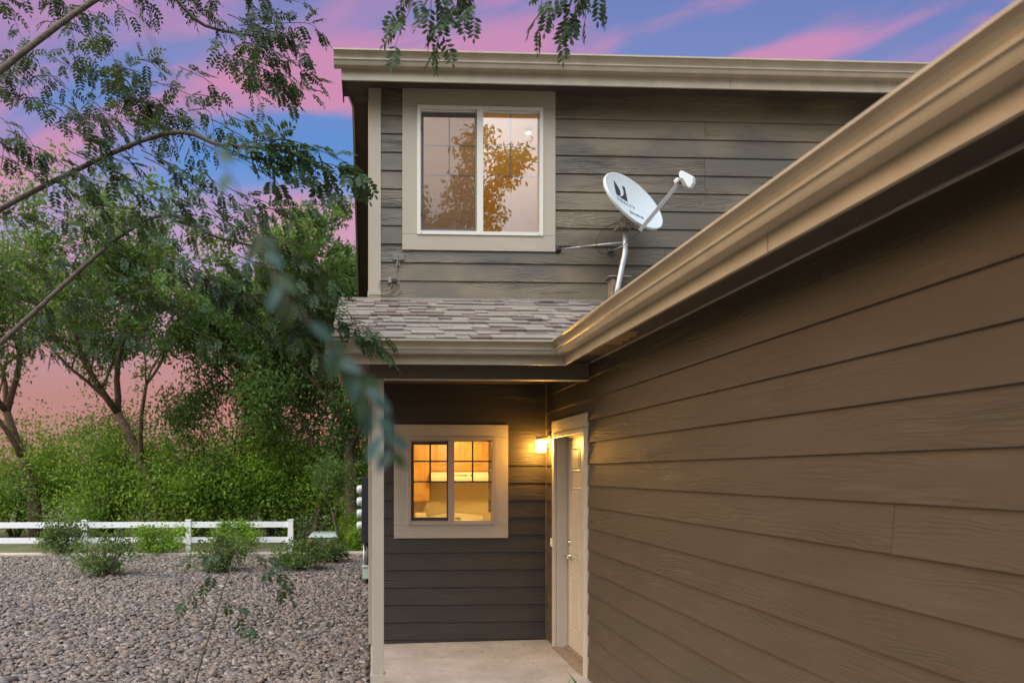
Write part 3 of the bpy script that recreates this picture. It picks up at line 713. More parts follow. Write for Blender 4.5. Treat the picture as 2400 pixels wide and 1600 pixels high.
# emblem: a pointed drop left and a swept corner right
def poly(b, pts): v = onface(pts); b.add(v, [tuple(range(len(v)))])
L = B(); lx, ly2, s = -.52, .10, .46
def T(q): return [(lx+a*s, ly2+c_*s*1.15) for a, c_ in q]
drop = [(0, 1.0)] + [(.10, .93), (.30, .80), (.47, .62), (.52, .42), (.46, .22), (.33, .07), (.16, 0), (.0, -.02)]
poly(L, T(drop))
sw_ = [(.78, 1.0), (1.0, 1.0), (1.0, .02), (.30, -.02), (.52, .02), (.72, .14), (.84, .36), (.88, .58), (.86, .80)]
poly(L, T([(1.0, 1.0), (.74, 1.0), (.80, .86)]+[(.84, .70), (.82, .50), (.72, .32), (.58, .18), (.42, .08), (.26, -.02), (1.0, -.02)]))
L.obj('emblem', 'ink', refl)
def lettering(txt, size, cx, cy, shear, name, sx=1.0, weight=0, spacing=1.0):
    cu = bpy.data.curves.new(name, 'FONT'); cu.body = txt; cu.size = size; cu.shear = shear; cu.align_x = 'CENTER'; cu.space_character = spacing; cu.offset = weight; cu.resolution_u = 3
    to = bpy.data.objects.new(name, cu); COL.objects.link(to); bpy.context.view_layer.update()
    me = bpy.data.meshes.new_from_object(to); COL.objects.unlink(to); bpy.data.objects.remove(to)
    for v in me.vertices:
        a, c_ = cx+v.co.x*sx/AU, cy+v.co.y/AV
        v.co = dpt(a, c_)+NN*.0024
    me.materials.append(M['ink']); o = bpy.data.objects.new(name, me); COL.objects.link(o); put(o, refl); return o
lettering('DIRECTV', .058, -.20, -.14, 0, 'lettering', .92, .0003, 1.4)
lettering('Slimline', .066, .04, -.50, .45, 'lettering', 1.05, .0003, .95)
# mast: upright then bent towards the foot
mt = PY(1468, 535, DY); mk = PY(1467, 588, DY); mk2 = PY(1462, 612, DY); mb = PY(1450, 672, DY); 
MT = Vector((mt.x, DY+.02, mt.z)); foot = mb + (mb-mk2)*.55
B().tube([MT+Vector((0, 0, .0)), mk+Vector((0, .02, .03)), mk+Vector((0, .02, 0)), (mk+mk2)/2+Vector((.002, .02, 0)), mk2+Vector((0, .02, 0)), mb+Vector((0, .02, 0)), foot+Vector((0, .02, 0))], .0255, 16).obj('mast', 'galv', sd)
for zz in (568, 577, 588): 
    q = PY(1468, zz, DY); B().lathe([(.0268, 0), (.0268, .003)], (q.x, DY+.02, q.z), (0, 0, 1), 16).obj('mast_band', 'bracket', sd)
# tilt bracket behind the reflector
bc = MT + Vector((-.01, 0, .03)); b = B()
dn = dc - NN*.07 - V*.10
for off in (-.035, .035):
    o_ = Vector((off*.5, off, 0)); pts = [PY(1450, 531, DY)+o_, PY(1450, 520, DY)+o_, PY(1463, 505, DY)+o_, PY(1462, 497, DY)+o_, PY(1470, 497, DY)+o_, PY(1478, 515, DY)+o_, PY(1488, 528, DY)+o_, PY(1484, 533, DY)+o_]
    b.prism(pts, (0, .004, 0))
b.prism([PY(1450, 531, DY-.05), PY(1450, 527, DY-.05), PY(1486, 527, DY-.05), PY(1486, 531, DY-.05)], (0, .14, 0))
b.obj('tilt_bracket', 'bracket', sd, .001)
for (px_, py_) in ((1456, 524), (1466, 514), (1472, 521), (1462, 527), (1480, 526), (1457, 533), (1473, 533)):
    q = PY(px_, py_, DY-.038); B().lathe([(.007, 0), (.007, .010)], q, (0, -1, 0), 6).obj('bolt', 'steel', sd)
# feed arm
a0 = PY(1499, 541, DY-.16); hd_ = PY(1592, 428, DY-.34)
ad = (hd_-a0).normalized(); sd1 = ad.cross(Vector((0, 1, 0))).normalized()*.017; sd2 = ad.cross(sd1).normalized()*.014
def sq(c_, k=1): return [c_+sd1*k+sd2, c_-sd1*k+sd2, c_-sd1*k-sd2, c_+sd1*k-sd2]
b = B(); b.sweep(sq(a0), sq(hd_)); b.obj('feed_arm', 'galv', sd, .002)
b = B(); b.sweep(sq(a0+ad*.01+(dc-V*.27-a0)*.25, 1.2), sq(a0-ad*.01+(dc-V*AV*.9-U*.05-a0)*.8, .9)); b.obj('arm_bracket', 'bracket', sd)
# feed head: chamfered block + feed horn
hc = PY(1607, 424, DY-.36)
def hp(px_, py_, dy_): return PY(px_, py_, DY-.36+dy_)
outl = [(1591, 404), (1595, 400), (1600, 400.5), (1620, 411), (1624, 416), (1624, 428), (1617, 440), (1603, 436), (1596, 419), (1591, 413)]
b = B(); b.sweep([hp(x, y, -.03) for x, y in outl], [hp(x+6, y+3, .05) for x, y in outl]); b.obj('feed_head', 'white', sd, .006)
b = B(); b.sweep([hp(x, y, -.033) for x, y in ((1592, 419), (1600, 417), (1612, 438), (1602, 437))], [hp(x, y, .02) for x, y in ((1592, 419), (1600, 417), (1612, 438), (1602, 437))]); b.obj('head_clamp', 'bracket', sd, .002)
q = PY(1593, 426, DY-.36); dir_ = (PY(1578, 424, DY-.30)-q).normalized()
B().lathe([(.020, 0), (.022, .018), (.030, .022), (.030, .032), (.003, .068)], q, dir_, 20).obj('feed_horn', 'white', sd)
B().lathe([(.021, -.012), (.021, .010)], q, dir_, 16).obj('horn_collar', 'bracket', sd)
# braces and their wall feet
w1 = PY(1308, 584, YU-.03); c1 = PY(1461, 568, DY+.02)
B().tube([w1+Vector((.02, 0, 0)), w1.lerp(c1, .40)], .007, 8).obj('brace', 'galv', sd)
B().tube([w1.lerp(c1, .37), c1], .0095, 8).obj('brace', 'galv', sd)
w2 = PY(1432, 588, YU-.03); c2 = PY(1461, 577, DY+.02)
B().tube([w2, c2], .009, 8).obj('brace', 'galv', sd)
for w_ in (w1, w2):
    B().lathe([(.034, 0), (.034, .006), (.020, .008), (.018, .03), (.012, .032)], w_+Vector((0, .008, 0)), (0, -1, 0), 18).obj('wall_foot', 'blackcable', sd)
# coax loop
lp_ = [PY(1455, 522, DY+.1), PY(1432, 527, DY+.1), PY(1411, 541, DY+.1), PY(1399, 560, DY+.1), PY(1397, 572, DY+.1), PY(1403, 588, DY+.12), PY(1418, 596, DY+.12), PY(1434, 595, DY+.12), PY(1448, 588, DY+.08), PY(1459, 578, DY-.0), PY(1468, 567, DY-.02), PY(1480, 559, DY-.05), PY(1500, 543, DY-.1)]
def catmull(p, n=6):
    p = [Vector(q) for q in p]; out = []
    for i in range(len(p)-1):
        a, b_, c_, d_ = p[max(i-1, 0)], p[i], p[i+1], p[min(i+2, len(p)-1)]
        for k in range(n):
            t = k/n; out.append(.5*((2*b_)+(c_-a)*t+(2*a-5*b_+4*c_-d_)*t*t+(3*b_-a-3*c_+d_)*t**3))
    return out+[p[-1]]
B().tube(catmull(lp_), .0035, 6).obj('cable', 'blackcable', sd)
# wooden mount block and plate
q = PY(1438, 688, DY+.12); q2 = PY(1424, 653, DY+.12)
b = B(); b.box((q.x-.03, DY+.08, 3.14), (q.x+.012, DY+.19, q2.z)); b.obj('mount_block', 'thresh', sd, .003)
B().box((q2.x-.01, DY+.05, q2.z+.001), (q.x+.14, DY+.22, q2.z+.012)).obj('mount_plate', 'bracket', sd, .002)
B().prism([(q.x+.02, DY+.0, 3.14), (q.x+.10, DY+.0, 3.14), (q.x+.07, DY+.0, mb.z+.02), (q.x+.03, DY+.0, mb.z+.02)], (0, .04, 0)).obj('foot_bracket', 'blackcable', sd, .002)

# ================================================================== cable plate and coax bundle on the upper wall
cp = thing('cable_plate', 'painted cable wall plate with dangling coax loops below the upper window', 'cable plate', (.25, YU-.02, 3.8))
p0, p1 = PY(920, 610, YU-.02), PY(947.5, 595.5, YU-.02)
B().box((p0.x, YU-.034, p0.z), (p1.x, YU-.014, p1.z)).obj('plate', 'plate', cp, .002)
b = B()
for px_ in (922.5, 943): q = PY(px_, 603, YU-.034); B().lathe([(.003, 0), (.003, .0015)], q, (0, -1, 0), 8).obj('screw', 'ink', cp)
q = PY(933, 602, YU-.0345); b.lathe([(.010, 0), (.010, .001)], q, (0, -1, 0), 12); b.obj('plate_hole', 'ink', cp)
Yc = YU-.045
def CB(pts, r=.0032, m_='cable', nm='cable'): B().tube(catmull([PY(x, y, Yc) for x, y in pts]), r*1.35, 6).obj(nm, m_, cp)
CB([(933, 603), (931, 612), (929, 625), (928, 640), (927.5, 652)], .0022)
CB([(934, 603), (935, 612), (936.5, 624), (937, 626)], .003)
CB([(933, 602), (931.5, 611), (930.5, 624)], .003)
q = PY(932, 624, Yc); B().box((q.x-.008, Yc-.006, q.z-.006), (q.x+.022, Yc+.008, q.z+.004)).obj('clip', 'ink', cp)
CB([(911, 656.5), (900, 656), (893, 656.5), (889, 662), (889.5, 668), (893, 674), (895, 678)], .0035, 'cable')
CB([(917, 652.5), (928, 652.5), (933, 656), (937, 662)], .003)
CB([(917, 659), (927, 659), (935, 663), (938.5, 670), (937.5, 680), (931, 689), (924, 691), (917, 689), (913.5, 685)], .0032)
CB([(914, 683), (913.5, 674), (917, 668), (922, 667), (926, 669.5), (924.5, 675), (917, 682), (908, 687), (898, 690), (880, 690.5), (866, 691), (863.5, 696)], .0035)
q = PY(915, 656, Yc); B().box((q.x-.022, Yc-.012, q.z-.03), (q.x+.01, Yc+.02, q.z+.024)).obj('splitter', 'bracket', cp, .003)
B().box((q.x+.008, Yc-.008, q.z-.02), (q.x+.06, Yc+.02, q.z+.01)).obj('splitter', 'ink', cp, .003)

# ================================================================== meter panel on the side wall
my = 11.2
mp = thing('electric_meter_panel', 'dark electric meter panel on the side wall behind the porch post', 'meter panel', (-.1, my, .5))
zt_, zb_ = PY(848, 1117, my).z, PY(848, 1272, my).z; mx = PY(847.5, 1200, my).x
B().box((mx, my, zb_), (-.02, my+.7, zt_)).obj('meter_cabinet', 'meterbox', mp, .006)
for py_ in (1147, 1175.5, 1204, 1233):
    z = PY(840, py_, my).z
    for yy_ in (my+.16,):
        B().lathe([(.072, -.02), (.074, .0), (.070, .05), (.062, .075), (.03, .082)], (mx, yy_, z), (-1, 0, 0), 20).obj('meter', 'meterglass', mp)
z1_ = PY(860, 1336, my).z
B().tube([(-.05, my+.1, zb_), (-.05, my+.1, z1_-.2)], .035, 10).obj('conduit', 'meterbox', mp)
B().tube([(-.11, my+.1, zb_), (-.11, my+.1, z1_-.2)], .014, 8).obj('conduit', 'galv', mp)
jb_ = thing('utility_box', 'pale green plastic utility box on the rocks below the meter panel', 'utility box', (-.08, my, -.05))
q = PY(850, 1356, my-.05); q2 = PY(849, 1329, my-.05)
B().sweep([(q.x, my-.05, q.z), (-.01, my-.05, q.z), (-.01, my+.2, q.z), (q.x, my+.2, q.z)], [(q2.x+.01, my-.04, q2.z), (-.01, my-.04, q2.z), (-.01, my+.19, q2.z), (q2.x+.01, my+.19, q2.z)]).obj('box_body', 'greenbox', jb_, .008)
B().box((q2.x+.0, my-.055, q2.z+.001), (-.008, my+.2, q2.z+.018)).obj('box_lid', 'greenbox', jb_, .005)

# ================================================================== ground
GL = -.055
def slope_z(y): return GL + (.0 if y < 8 else 0)
def sheet(name, x0, x1, y0, y1, z, m_, zf=None):
    b = B(); zf = zf or (lambda x, y: z); nx, ny_ = 2, 2
    b.add([(x0, y0, zf(x0, y0)), (x1, y0, zf(x1, y0)), (x1, y1, zf(x1, y1)), (x0, y1, zf(x0, y1))], [(0, 1, 2, 3)]); o = b.obj(name, m_); return struct(o)
sheet('ground', -400, 400, -400, 600, GL-.09, 'ground')
sheet('gravel_bed', -9, 0.0, -4, 15.2, GL-.03, 'soil')
b = B(); b.box((-.0, -4, -.14), (XW+.1, YL, 0.0))
for v in range(len(b.v)):                       # the slab falls slightly to the left
    x, y, z = b.v[v]; b.v[v] = (x, y, z-(XW-x)*.018 if z > -.1 else z)
struct(b.obj('porch_slab', 'concrete', None, .006))
b = B(); b.box((-12, 15.15, -.2), (0, 15.4, GL+.05)); struct(b.obj('kerb', 'curb', None, .02))

# river rocks
def rocks():
    r = np.random.RandomState(5)
    def ico(sub):
        bm = bmesh.new(); bmesh.ops.create_icosphere(bm, subdivisions=sub, radius=1); v = np.array([q.co[:] for q in bm.verts]); f = np.array([[q.index for q in fc.verts] for fc in bm.faces]); bm.free(); return v, f
    V2, F2 = ico(2); V1, F1 = ico(1)
    allv, allf = [], []; off = 0
    def batch(n, x0, x1, y0, y1, s0, s1, VV, FF, zl=0):
        nonlocal off
        x = r.uniform(x0, x1, n); y = r.uniform(y0, y1, n); s = r.uniform(s0, s1, n)*r.choice([.7, 1, 1, 1.35], n)
        keep = ~((x > -.03)); x, y, s = x[keep], y[keep], s[keep]; n = len(x)
        sc = np.stack([s*r.uniform(.9, 1.5, n), s*r.uniform(.7, 1.05, n), s*r.uniform(.45, .75, n)], 1)
        th = r.uniform(0, 2*np.pi, n); ti = r.normal(0, .35, n)
        vv = VV[None]*(1+.12*np.sin(VV[None, :, [1, 2, 0]]*r.uniform(1, 3, (n, 1, 1))+r.uniform(0, 6, (n, 1, 1))))*sc[:, None, :]
        c, s_ = np.cos(ti)[:, None], np.sin(ti)[:, None]
        Y = vv[:, :, 1]*c-vv[:, :, 2]*s_; Z = vv[:, :, 1]*s_+vv[:, :, 2]*c; X = vv[:, :, 0]
        c, s_ = np.cos(th)[:, None], np.sin(th)[:, None]
        X, Y = X*c-Y*s_, X*s_+Y*c
        out = np.stack([X+x[:, None], Y+y[:, None], Z+(GL-.012+zl+r.uniform(-.018, .016, n))[:, None]], 2)
        allv.append(out.reshape(-1, 3)); allf.append((FF[None]+(np.arange(n)*len(VV))[:, None, None]+off).reshape(-1, 3)); off += n*len(VV)
    batch(17000, -4.5, 0, 4.6, 8.0, .015, .026, V2, F2); batch(1500, -4.5, 0, 4.6, 8.0, .026, .036, V2, F2)
    batch(17000, -5.8, 0, 8.0, 11.0, .017, .030, V1, F1)
    batch(21000, -8, 0, 11.0, 15.1, .020, .034, V1, F1)
    batch(5000, -9, 0, 1.0, 4.6, .022, .036, V1, F1)
    batch(260, -5.5, 0, 4.6, 13.0, .036, .052, V2, F2, .004)
    v = np.concatenate(allv); f = np.concatenate(allf)
    me = bpy.data.meshes.new('river_rocks'); me.vertices.add(len(v)); me.vertices.foreach_set('co', v.ravel()); me.loops.add(f.size); me.polygons.add(len(f))
    me.loops.foreach_set('vertex_index', f.ravel()); me.polygons.foreach_set('loop_start', np.arange(0, f.size, 3)); me.polygons.foreach_set('loop_total', np.full(len(f), 3))
    me.polygons.foreach_set('use_smooth', np.ones(len(f), bool)); me.update(); me.materials.append(M['rock'])
    o = bpy.data.objects.new('river_rocks', me); COL.objects.link(o)
    tag(o, 'pinkish grey river rocks covering the bed left of the porch', 'gravel', kind='stuff')
rocks()

# ================================================================== foliage
def mesh_tris(name, v, f, m_, parent=None, smooth=False):
    v = np.asarray(v, np.float32); f = np.asarray(f, np.int32)
    me = bpy.data.meshes.new(name); me.vertices.add(len(v)); me.vertices.foreach_set('co', v.ravel()); me.loops.add(f.size); me.polygons.add(len(f)); k = f.shape[1]
    me.loops.foreach_set('vertex_index', f.ravel()); me.polygons.foreach_set('loop_start', np.arange(0, f.size, k)); me.polygons.foreach_set('loop_total', np.full(len(f), k))
    me.update(); me.validate(); me.materials.append(M[m_]); o = bpy.data.objects.new(name, me); COL.objects.link(o); put(o, parent); return o
class Leaves:
    """many small pointed leaflets, each two folded faces"""
    def __init__(s): s.p = []; s.d = []; s.n = []; s.l = []; s.w = []
    def leaf(s, p, d, n, l, w): s.p.append(p); s.d.append(d); s.n.append(n); s.l.append(l); s.w.append(w)
    def arrays(s, detail=False):
        P = np.array(s.p); D = np.array(s.d); Nn = np.array(s.n); l = np.array(s.l)[:, None]; w = np.array(s.w)[:, None]
        D /= np.linalg.norm(D, axis=1, keepdims=True)+1e-9; S = np.cross(D, Nn); S /= np.linalg.norm(S, axis=1, keepdims=True)+1e-9; U_ = np.cross(S, D)
        if detail:
            pts = [P, P+D*l*.28+S*w*.42+U_*w*.16, P+D*l*.62+S*w*.46+U_*w*.16, P+D*l-U_*w*.1, P+D*l*.62-S*w*.46+U_*w*.16, P+D*l*.28-S*w*.42+U_*w*.16, P+D*l*.5]
            v = np.stack(pts, 1).reshape(-1, 3); n = len(P); b0 = np.arange(n)[:, None]*7
            f = np.concatenate([b0+np.array(t) for t in ([0, 1, 6], [1, 2, 6], [2, 3, 6], [3, 4, 6], [4, 5, 6], [5, 0, 6])], 0)
        else:
            pts = [P, P+D*l*.45+S*w*.5, P+D*l, P+D*l*.45-S*w*.5]
            v = np.stack(pts, 1).reshape(-1, 3); n = len(P); b0 = np.arange(n)[:, None]*4
            f = np.concatenate([b0+np.array([0, 1, 2]), b0+np.array([0, 2, 3])], 0)
        return v, f
def rv(r): return Vector((r.gauss(0, 1), r.gauss(0, 1), r.gauss(0, 1))).normalized()
def compound(lv, tw, p, d, r, L=.16, ll=.04, pairs=7, droop=.5, wr=.42):
    """one pinnate leaf from p along d"""
    p = Vector(p); d = Vector(d).normalized(); side = d.cross(Vector((0, 0, 1)) + rv(r)*.6)
    if side.length < 1e-3: side = Vector((1, 0, 0))
    side.normalize(); pts = [p.copy()]
    for i in range(pairs+1):
        d = (d + Vector((0, 0, -1))*droop/pairs + rv(r)*.05).normalized(); q = pts[-1]+d*L/(pairs+1); pts.append(q)
        side = (side-d*side.dot(d)).normalized(); up = side.cross(d)
        if i == 0: continue
        tap = (.75+.35*math.sin(math.pi*i/pairs))*ll
        if i < pairs:
            for sg in (1, -1):
                dd = (side*sg*1.0 + d*.45 + Vector((0, 0, -1))*.15 + rv(r)*.16); lv.leaf(tuple(q+d*sg*.002), tuple(dd), tuple(up+rv(r)*.35), tap*r.uniform(.85, 1.1), tap*wr)
        else: lv.leaf(tuple(q), tuple(d), tuple(up), tap, tap*wr)
    if tw is not None: tw.tube(pts, .0011, 3)
def spray(lv, tw, pts, r, every=.05, L=.16, ll=.04, pairs=7, rad=.004, spread=.9, droop=.5, n_at=1):
    c = catmull(pts, 8); tw.tube(c, [rad*(1-.7*i/len(c)) for i in range(len(c))], 5); acc = 0; sg = 1
    for i in range(1, len(c)):
        seg_ = c[i]-c[i-1]; acc += seg_.length
        while acc > every:
            acc -= every; t = seg_.normalized()
            for _ in range(n_at):
                sd_ = rv(r); sd_ = (sd_-t*sd_.dot(t)).normalized(); compound(lv, tw, c[i]-seg_*r.random(), t*.55+sd_*spread+Vector((0, 0, -.25)), r, L*r.uniform(.75, 1.15), ll, pairs, droop)
    compound(lv, tw, c[-1], c[-1]-c[-2], r, L, ll, pairs, droop)

# --- locust tree standing left of the frame, its boughs hang into the picture
r = random.Random(11); lv, tw = Leaves(), B(); wd = B()
TB = Vector((-3.7, 4.3, GL-.05))
def fp(px_, py_, d_): return PY(px_, py_, d_)
# trunk and main limbs
trunk = [TB, TB+Vector((.05, 0, 1.2)), TB+Vector((.0, .05, 2.6)), TB+Vector((.15, -.05, 4.2)), TB+Vector((.1, 0, 6.0))]
wd.tube(catmull(trunk), [.17-.005*i for i in range(25)], 12)
limbA = [TB+Vector((.1, 0, 3.6)), TB+Vector((1.2, -.3, 4.7)), TB+Vector((2.6, -.6, 5.0)), fp(1000, -170, 3.6), fp(1250, -150, 3.7), fp(1420, -110, 3.7)]
wd.tube(catmull(limbA), [.045-.0013*i for i in range(31)], 8)
limbB = [TB+Vector((.1, 0, 3.2)), TB+Vector((.8, .4, 4.1)), fp(300, -40, 5.2), fp(480, 60, 5.4), fp(640, 90, 5.5)]
wd.tube(catmull(limbB), [.030-.0010*i for i in range(25)], 8)
limbC = [TB+Vector((.0, 0, 2.4)), TB+Vector((.7, .2, 3.1)), fp(330, 330, 4.3), fp(520, 340, 4.3), fp(650, 352, 4.3), fp(740, 372, 4.3)]
wd.tube(catmull(limbC), [.022-.0006*i for i in range(31)], 7)
limbD = [TB+Vector((.0, 0, 1.9)), TB+Vector((.7, .7, 2.4)), fp(330, 520, 5.6), fp(520, 560, 5.6), fp(680, 600, 5.6), fp(760, 650, 5.6)]
wd.tube(catmull(limbD), [.024-.0007*i for i in range(31)], 7)
# top centre
for pts in ([(985, -60), (965, 10), (940, 70), (932, 92)], [(1030, -90), (1030, -20), (1032, 60), (1026, 105)], [(1000, -60), (1010, 0), (1010, 40)], [(1075, -80), (1075, -30), (1080, 20)], [(1110, -80), (1108, -40), (1112, 22)],
            [(955, -60), (945, -20), (928, 15)], [(1050, -80), (1045, 0), (1030, 70)], [(1290, -100), (1275, -20), (1264, 30), (1262, 55)], [(1335, -100), (1340, -20), (1325, 55), (1322, 78)], [(1310, -100), (1300, -20), (1290, 10)],
            [(1385, -100), (1375, -30), (1372, 30)], [(1400, -80), (1405, -30), (1410, -5)], [(1350, -80), (1350, -10), (1345, 30)]):
    spray(lv, tw, [fp(x, y, 3.65) for x, y in pts], r, .062, .15, .047, 6, .003, .8, .7)
# top left
for pts in ([(560, -20), (640, -10), (700, 5)], [(560, 60), (650, 55), (720, 55), (745, 70)], [(560, 40), (640, 75), (700, 100), (720, 130)], [(570, 100), (640, 120), (690, 150), (740, 190)], [(560, 130), (640, 160), (700, 200), (725, 215)], [(590, 150), (650, 180), (670, 215), (678, 235)],
            [(560, 170), (620, 190), (655, 210)], [(600, 20), (650, 50), (680, 85)]):
    spray(lv, tw, [fp(x, y, 5.5) for x, y in pts], r, .042, .16, .044, 7, .004, .9, .5, 1)
for k in range(60):
    x0, y0 = r.uniform(-60, 600), r.uniform(-120, 260)
    spray(lv, tw, [fp(x0, y0, 5.3+r.uniform(-.5, .6)), fp(x0+r.uniform(20, 60), y0+r.uniform(0, 30), 5.4), fp(x0+r.uniform(50, 110), y0+r.uniform(30, 100), 5.4)], r, .06, .15, .04, 6, .004, .9, .6)
# middle left bough
for pts in ([(560, 330), (650, 345), (720, 385), (770, 440), (785, 455)], [(600, 330), (680, 330), (740, 350), (800, 375), (845, 410)], [(640, 350), (720, 375), (790, 390), (835, 425)], [(560, 360), (650, 395), (700, 400), (750, 430)], [(600, 340), (640, 320), (690, 335)], [(590, 390), (640, 420), (662, 445)]):
    spray(lv, tw, [fp(x, y, 4.3) for x, y in pts], r, .042, .15, .052, 6, .004, .8, .6)
for k in range(44):
    x0, y0 = r.uniform(-60, 560), r.uniform(240, 470)
    spray(lv, tw, [fp(x0, y0, 4.3), fp(x0+40, y0+20, 4.3), fp(x0+r.uniform(60, 120), y0+r.uniform(30, 90), 4.3)], r, .06, .13, .04, 6, .004, .9, .6)
# lower left boughs in front of the porch roof
for pts in ([(560, 480), (650, 490), (700, 485), (735, 480)], [(600, 470), (655, 500), (700, 520), (745, 540)], [(600, 560), (680, 600), (740, 620), (790, 660)], [(560, 600), (650, 640), (700, 690), (740, 740)], [(600, 680), (700, 720), (800, 745), (870, 770), (895, 785)], [(640, 700), (720, 740), (790, 770), (860, 800), (900, 828)],
            [(600, 620), (680, 650), (740, 690), (780, 730)], [(590, 520), (650, 560), (700, 590), (730, 640)], [(620, 740), (680, 770), (730, 810), (760, 850)], [(600, 700), (650, 740), (690, 790)]):
    spray(lv, tw, [fp(x, y, 5.2) for x, y in pts], r, .045, .17, .044, 8, .004, .9, .5)
for k in range(75):
    x0, y0 = r.uniform(-60, 690), r.uniform(470, 800)
    spray(lv, tw, [fp(x0, y0, 5.5), fp(x0+40, y0+20, 5.5), fp(x0+r.uniform(60, 120), y0+r.uniform(20, 80), 5.5)], r, .06, .15, .04, 7, .004, .9, .6)
# very near drooping branch (out of focus)
nb2 = [TB+Vector((.15, -.1, 4.0)), Vector((-2.0, 2.4, 4.0)), Vector((-.9, 1.2, 3.2)), fp(200, -300, .70), fp(330, 40, .66), fp(440, 240, .62), fp(560, 450, .61), fp(640, 640, .60), fp(700, 730, .60), fp(790, 830, .60), fp(862, 935, .60), fp(935, 1085, .60)]
lb = Leaves(); cn = catmull(nb2, 8); wd.tube(cn, [max(.0009, .018-.00075*i) for i in range(len(cn))], 6)
for i in range(44, len(cn)-1):
    t = (cn[i+1]-cn[i]).normalized(); sd_ = t.cross(Vector((0, -1, 0))).normalized()
    if (cn[i]-cn[i-1]).length < .0: continue
    if i % 2 == 0:
        for sg in (1, -1):
            if r.random() < .12 or (i < 70 and r.random() < .6): continue
            dd = (t*.5+sd_*sg*.8+Vector((0, 0, -.6))+rv(r)*.3)
            (lb if r.random() < .65 else lv).leaf(tuple(cn[i]+rv(r)*.004), tuple(dd), tuple(Vector((0, -1, .3))+rv(r)*.3), r.uniform(.022, .029), r.uniform(.0105, .0135))
locust = thing('locust_tree', 'locust tree whose hanging feathery branches frame the left and top', 'tree', tuple(TB))
wd.obj('trunk', 'bark2', locust); tw.obj('twigs', 'twig', locust)
v, f = lv.arrays(True); mesh_tris('foliage', v, f, 'leaf_near', locust)
v, f = lb.arrays(True); mesh_tris('foliage', v, f, 'leaf_blue', locust)
print('locust leaflets', len(lv.p))

sp_ = thing('sapling', 'young locust sapling with a few leaves rising from the rocks at the lower left', 'sapling', (-1.05, 4.0, GL))
sl2, st2, sw2 = Leaves(), B(), B()
stem = [Vector((-1.05, 4.0, GL-.05)), Vector((-1.02, 4.0, .4)), Vector((-.90, 4.0, .85)), fp(560, 1290, 4.0), fp(610, 1300, 4.0)]
sw2.tube(catmull(stem), [.009-.0003*i for i in range(25)], 6)
for pts in ([(585, 1290), (645, 1325), (668, 1345)], [(600, 1300), (650, 1360), (672, 1385)], [(600, 1300), (655, 1330), (660, 1370)], [(520, 1330), (480, 1350), (440, 1400)], [(540, 1300), (500, 1290), (460, 1310)], [(515, 1400), (560, 1430), (600, 1480)]):
    spray(sl2, st2, [fp(x, y, 4.0) for x, y in pts], r, .05, .11, .042, 4, .003, .8, .6)
sw2.obj('stem', 'bark2', sp_); st2.obj('twigs', 'twig', sp_); v, f = sl2.arrays(True); mesh_tris('foliage', v, f, 'leaf_near', sp_)

# --- generic branching tree
def tree(name, label, base, H, spread, tr, seed, nleaf, lsize, m_leaf, group=None, lean=(0, 0), first=.22, clump=.45, bark='bark', flat=1.0, lratio=.45, dens_low=0):
    r = random.Random(seed); t = thing(name, label, 'tree' if 'tree' in name else 'shrub', tuple(base), group); wb = B(); tips = []
    base = Vector(base)
    def grow(p, d, L, rad, lvl):
        n = 5; pts = [p]; dd = d.copy()
        for i in range(n):
            dd = (dd + rv(r)*.16 + Vector((0, 0, .06))).normalized(); pts.append(pts[-1]+dd*L/n)
        wb.tube(pts, [rad*(1-.45*i/n) for i in range(n+1)], 8 if lvl == 0 else 5 if lvl < 3 else 3)
        if lvl >= 1: tips.extend((q, L) for q in pts[2:])
        if lvl >= 4: return
        kids = 3 if lvl else 5
        for k in range(kids):
            if k < (3 if lvl == 0 else 1):
                az = 2*math.pi*k/3+r.uniform(-.5, .5); nd = (dd*.9+Vector((math.cos(az), math.sin(az), 0))*spread*.7).normalized()
                grow(pts[n], nd, L*r.uniform(.6, .8), rad*.55*r.uniform(.75, .95), lvl+1); continue
            i = r.randint(2, n) if lvl else r.randint(min(n, max(1, int(n*first))), n); az = r.uniform(0, 2*math.pi) if lvl else 2*math.pi*k/kids+r.uniform(-.5, .5)
            out = Vector((math.cos(az), math.sin(az), 0)); nd = (dd*.75 + out*spread + Vector((0, 0, .18))).normalized()
            grow(pts[i], nd, L*r.uniform(.55, .78), rad*(1-.45*i/n)*r.uniform(.5, .68), lvl+1)
    grow(base, Vector((lean[0], lean[1], 1)).normalized(), H*.36, tr, 0)
    wb.obj('trunk', bark, t)
    rs = np.random.RandomState(seed); T = np.array([q[:] for q, _ in tips]); idx = rs.randint(0, len(T), nleaf)
    off = rs.normal(0, clump*.42, (len(T), 3)); dens = rs.uniform(0, 1, len(T))**1.2+.08; idx = rs.choice(len(T), nleaf, p=dens/dens.sum())
    bl_ = rs.normal(0, 1, (nleaf, 3)); bl_ /= np.linalg.norm(bl_, axis=1, keepdims=True); bl_ *= rs.uniform(0, 1, (nleaf, 1))**.45*clump*.62
    P = T[idx]+off[idx]*.5+bl_*np.array([1, 1, .75*flat]); D = rs.normal(0, 1, (nleaf, 3)); D[:, 2] -= .5; NN_ = rs.normal(0, 1, (nleaf, 3)); NN_[:, 2] += 1.0
    L_ = Leaves(); L_.p, L_.d, L_.n = P, D, NN_; L_.l = lsize*rs.uniform(.6, 1.3, nleaf); L_.w = L_.l*lratio
    keep = P[:, 2] > base.z+.05
    L_.p, L_.d, L_.n, L_.l, L_.w = P[keep], D[keep], NN_[keep], L_.l[keep], L_.w[keep]
    v, f = L_.arrays(); mesh_tris('foliage', v-0, f, m_leaf, t); return t
G = GL-.05
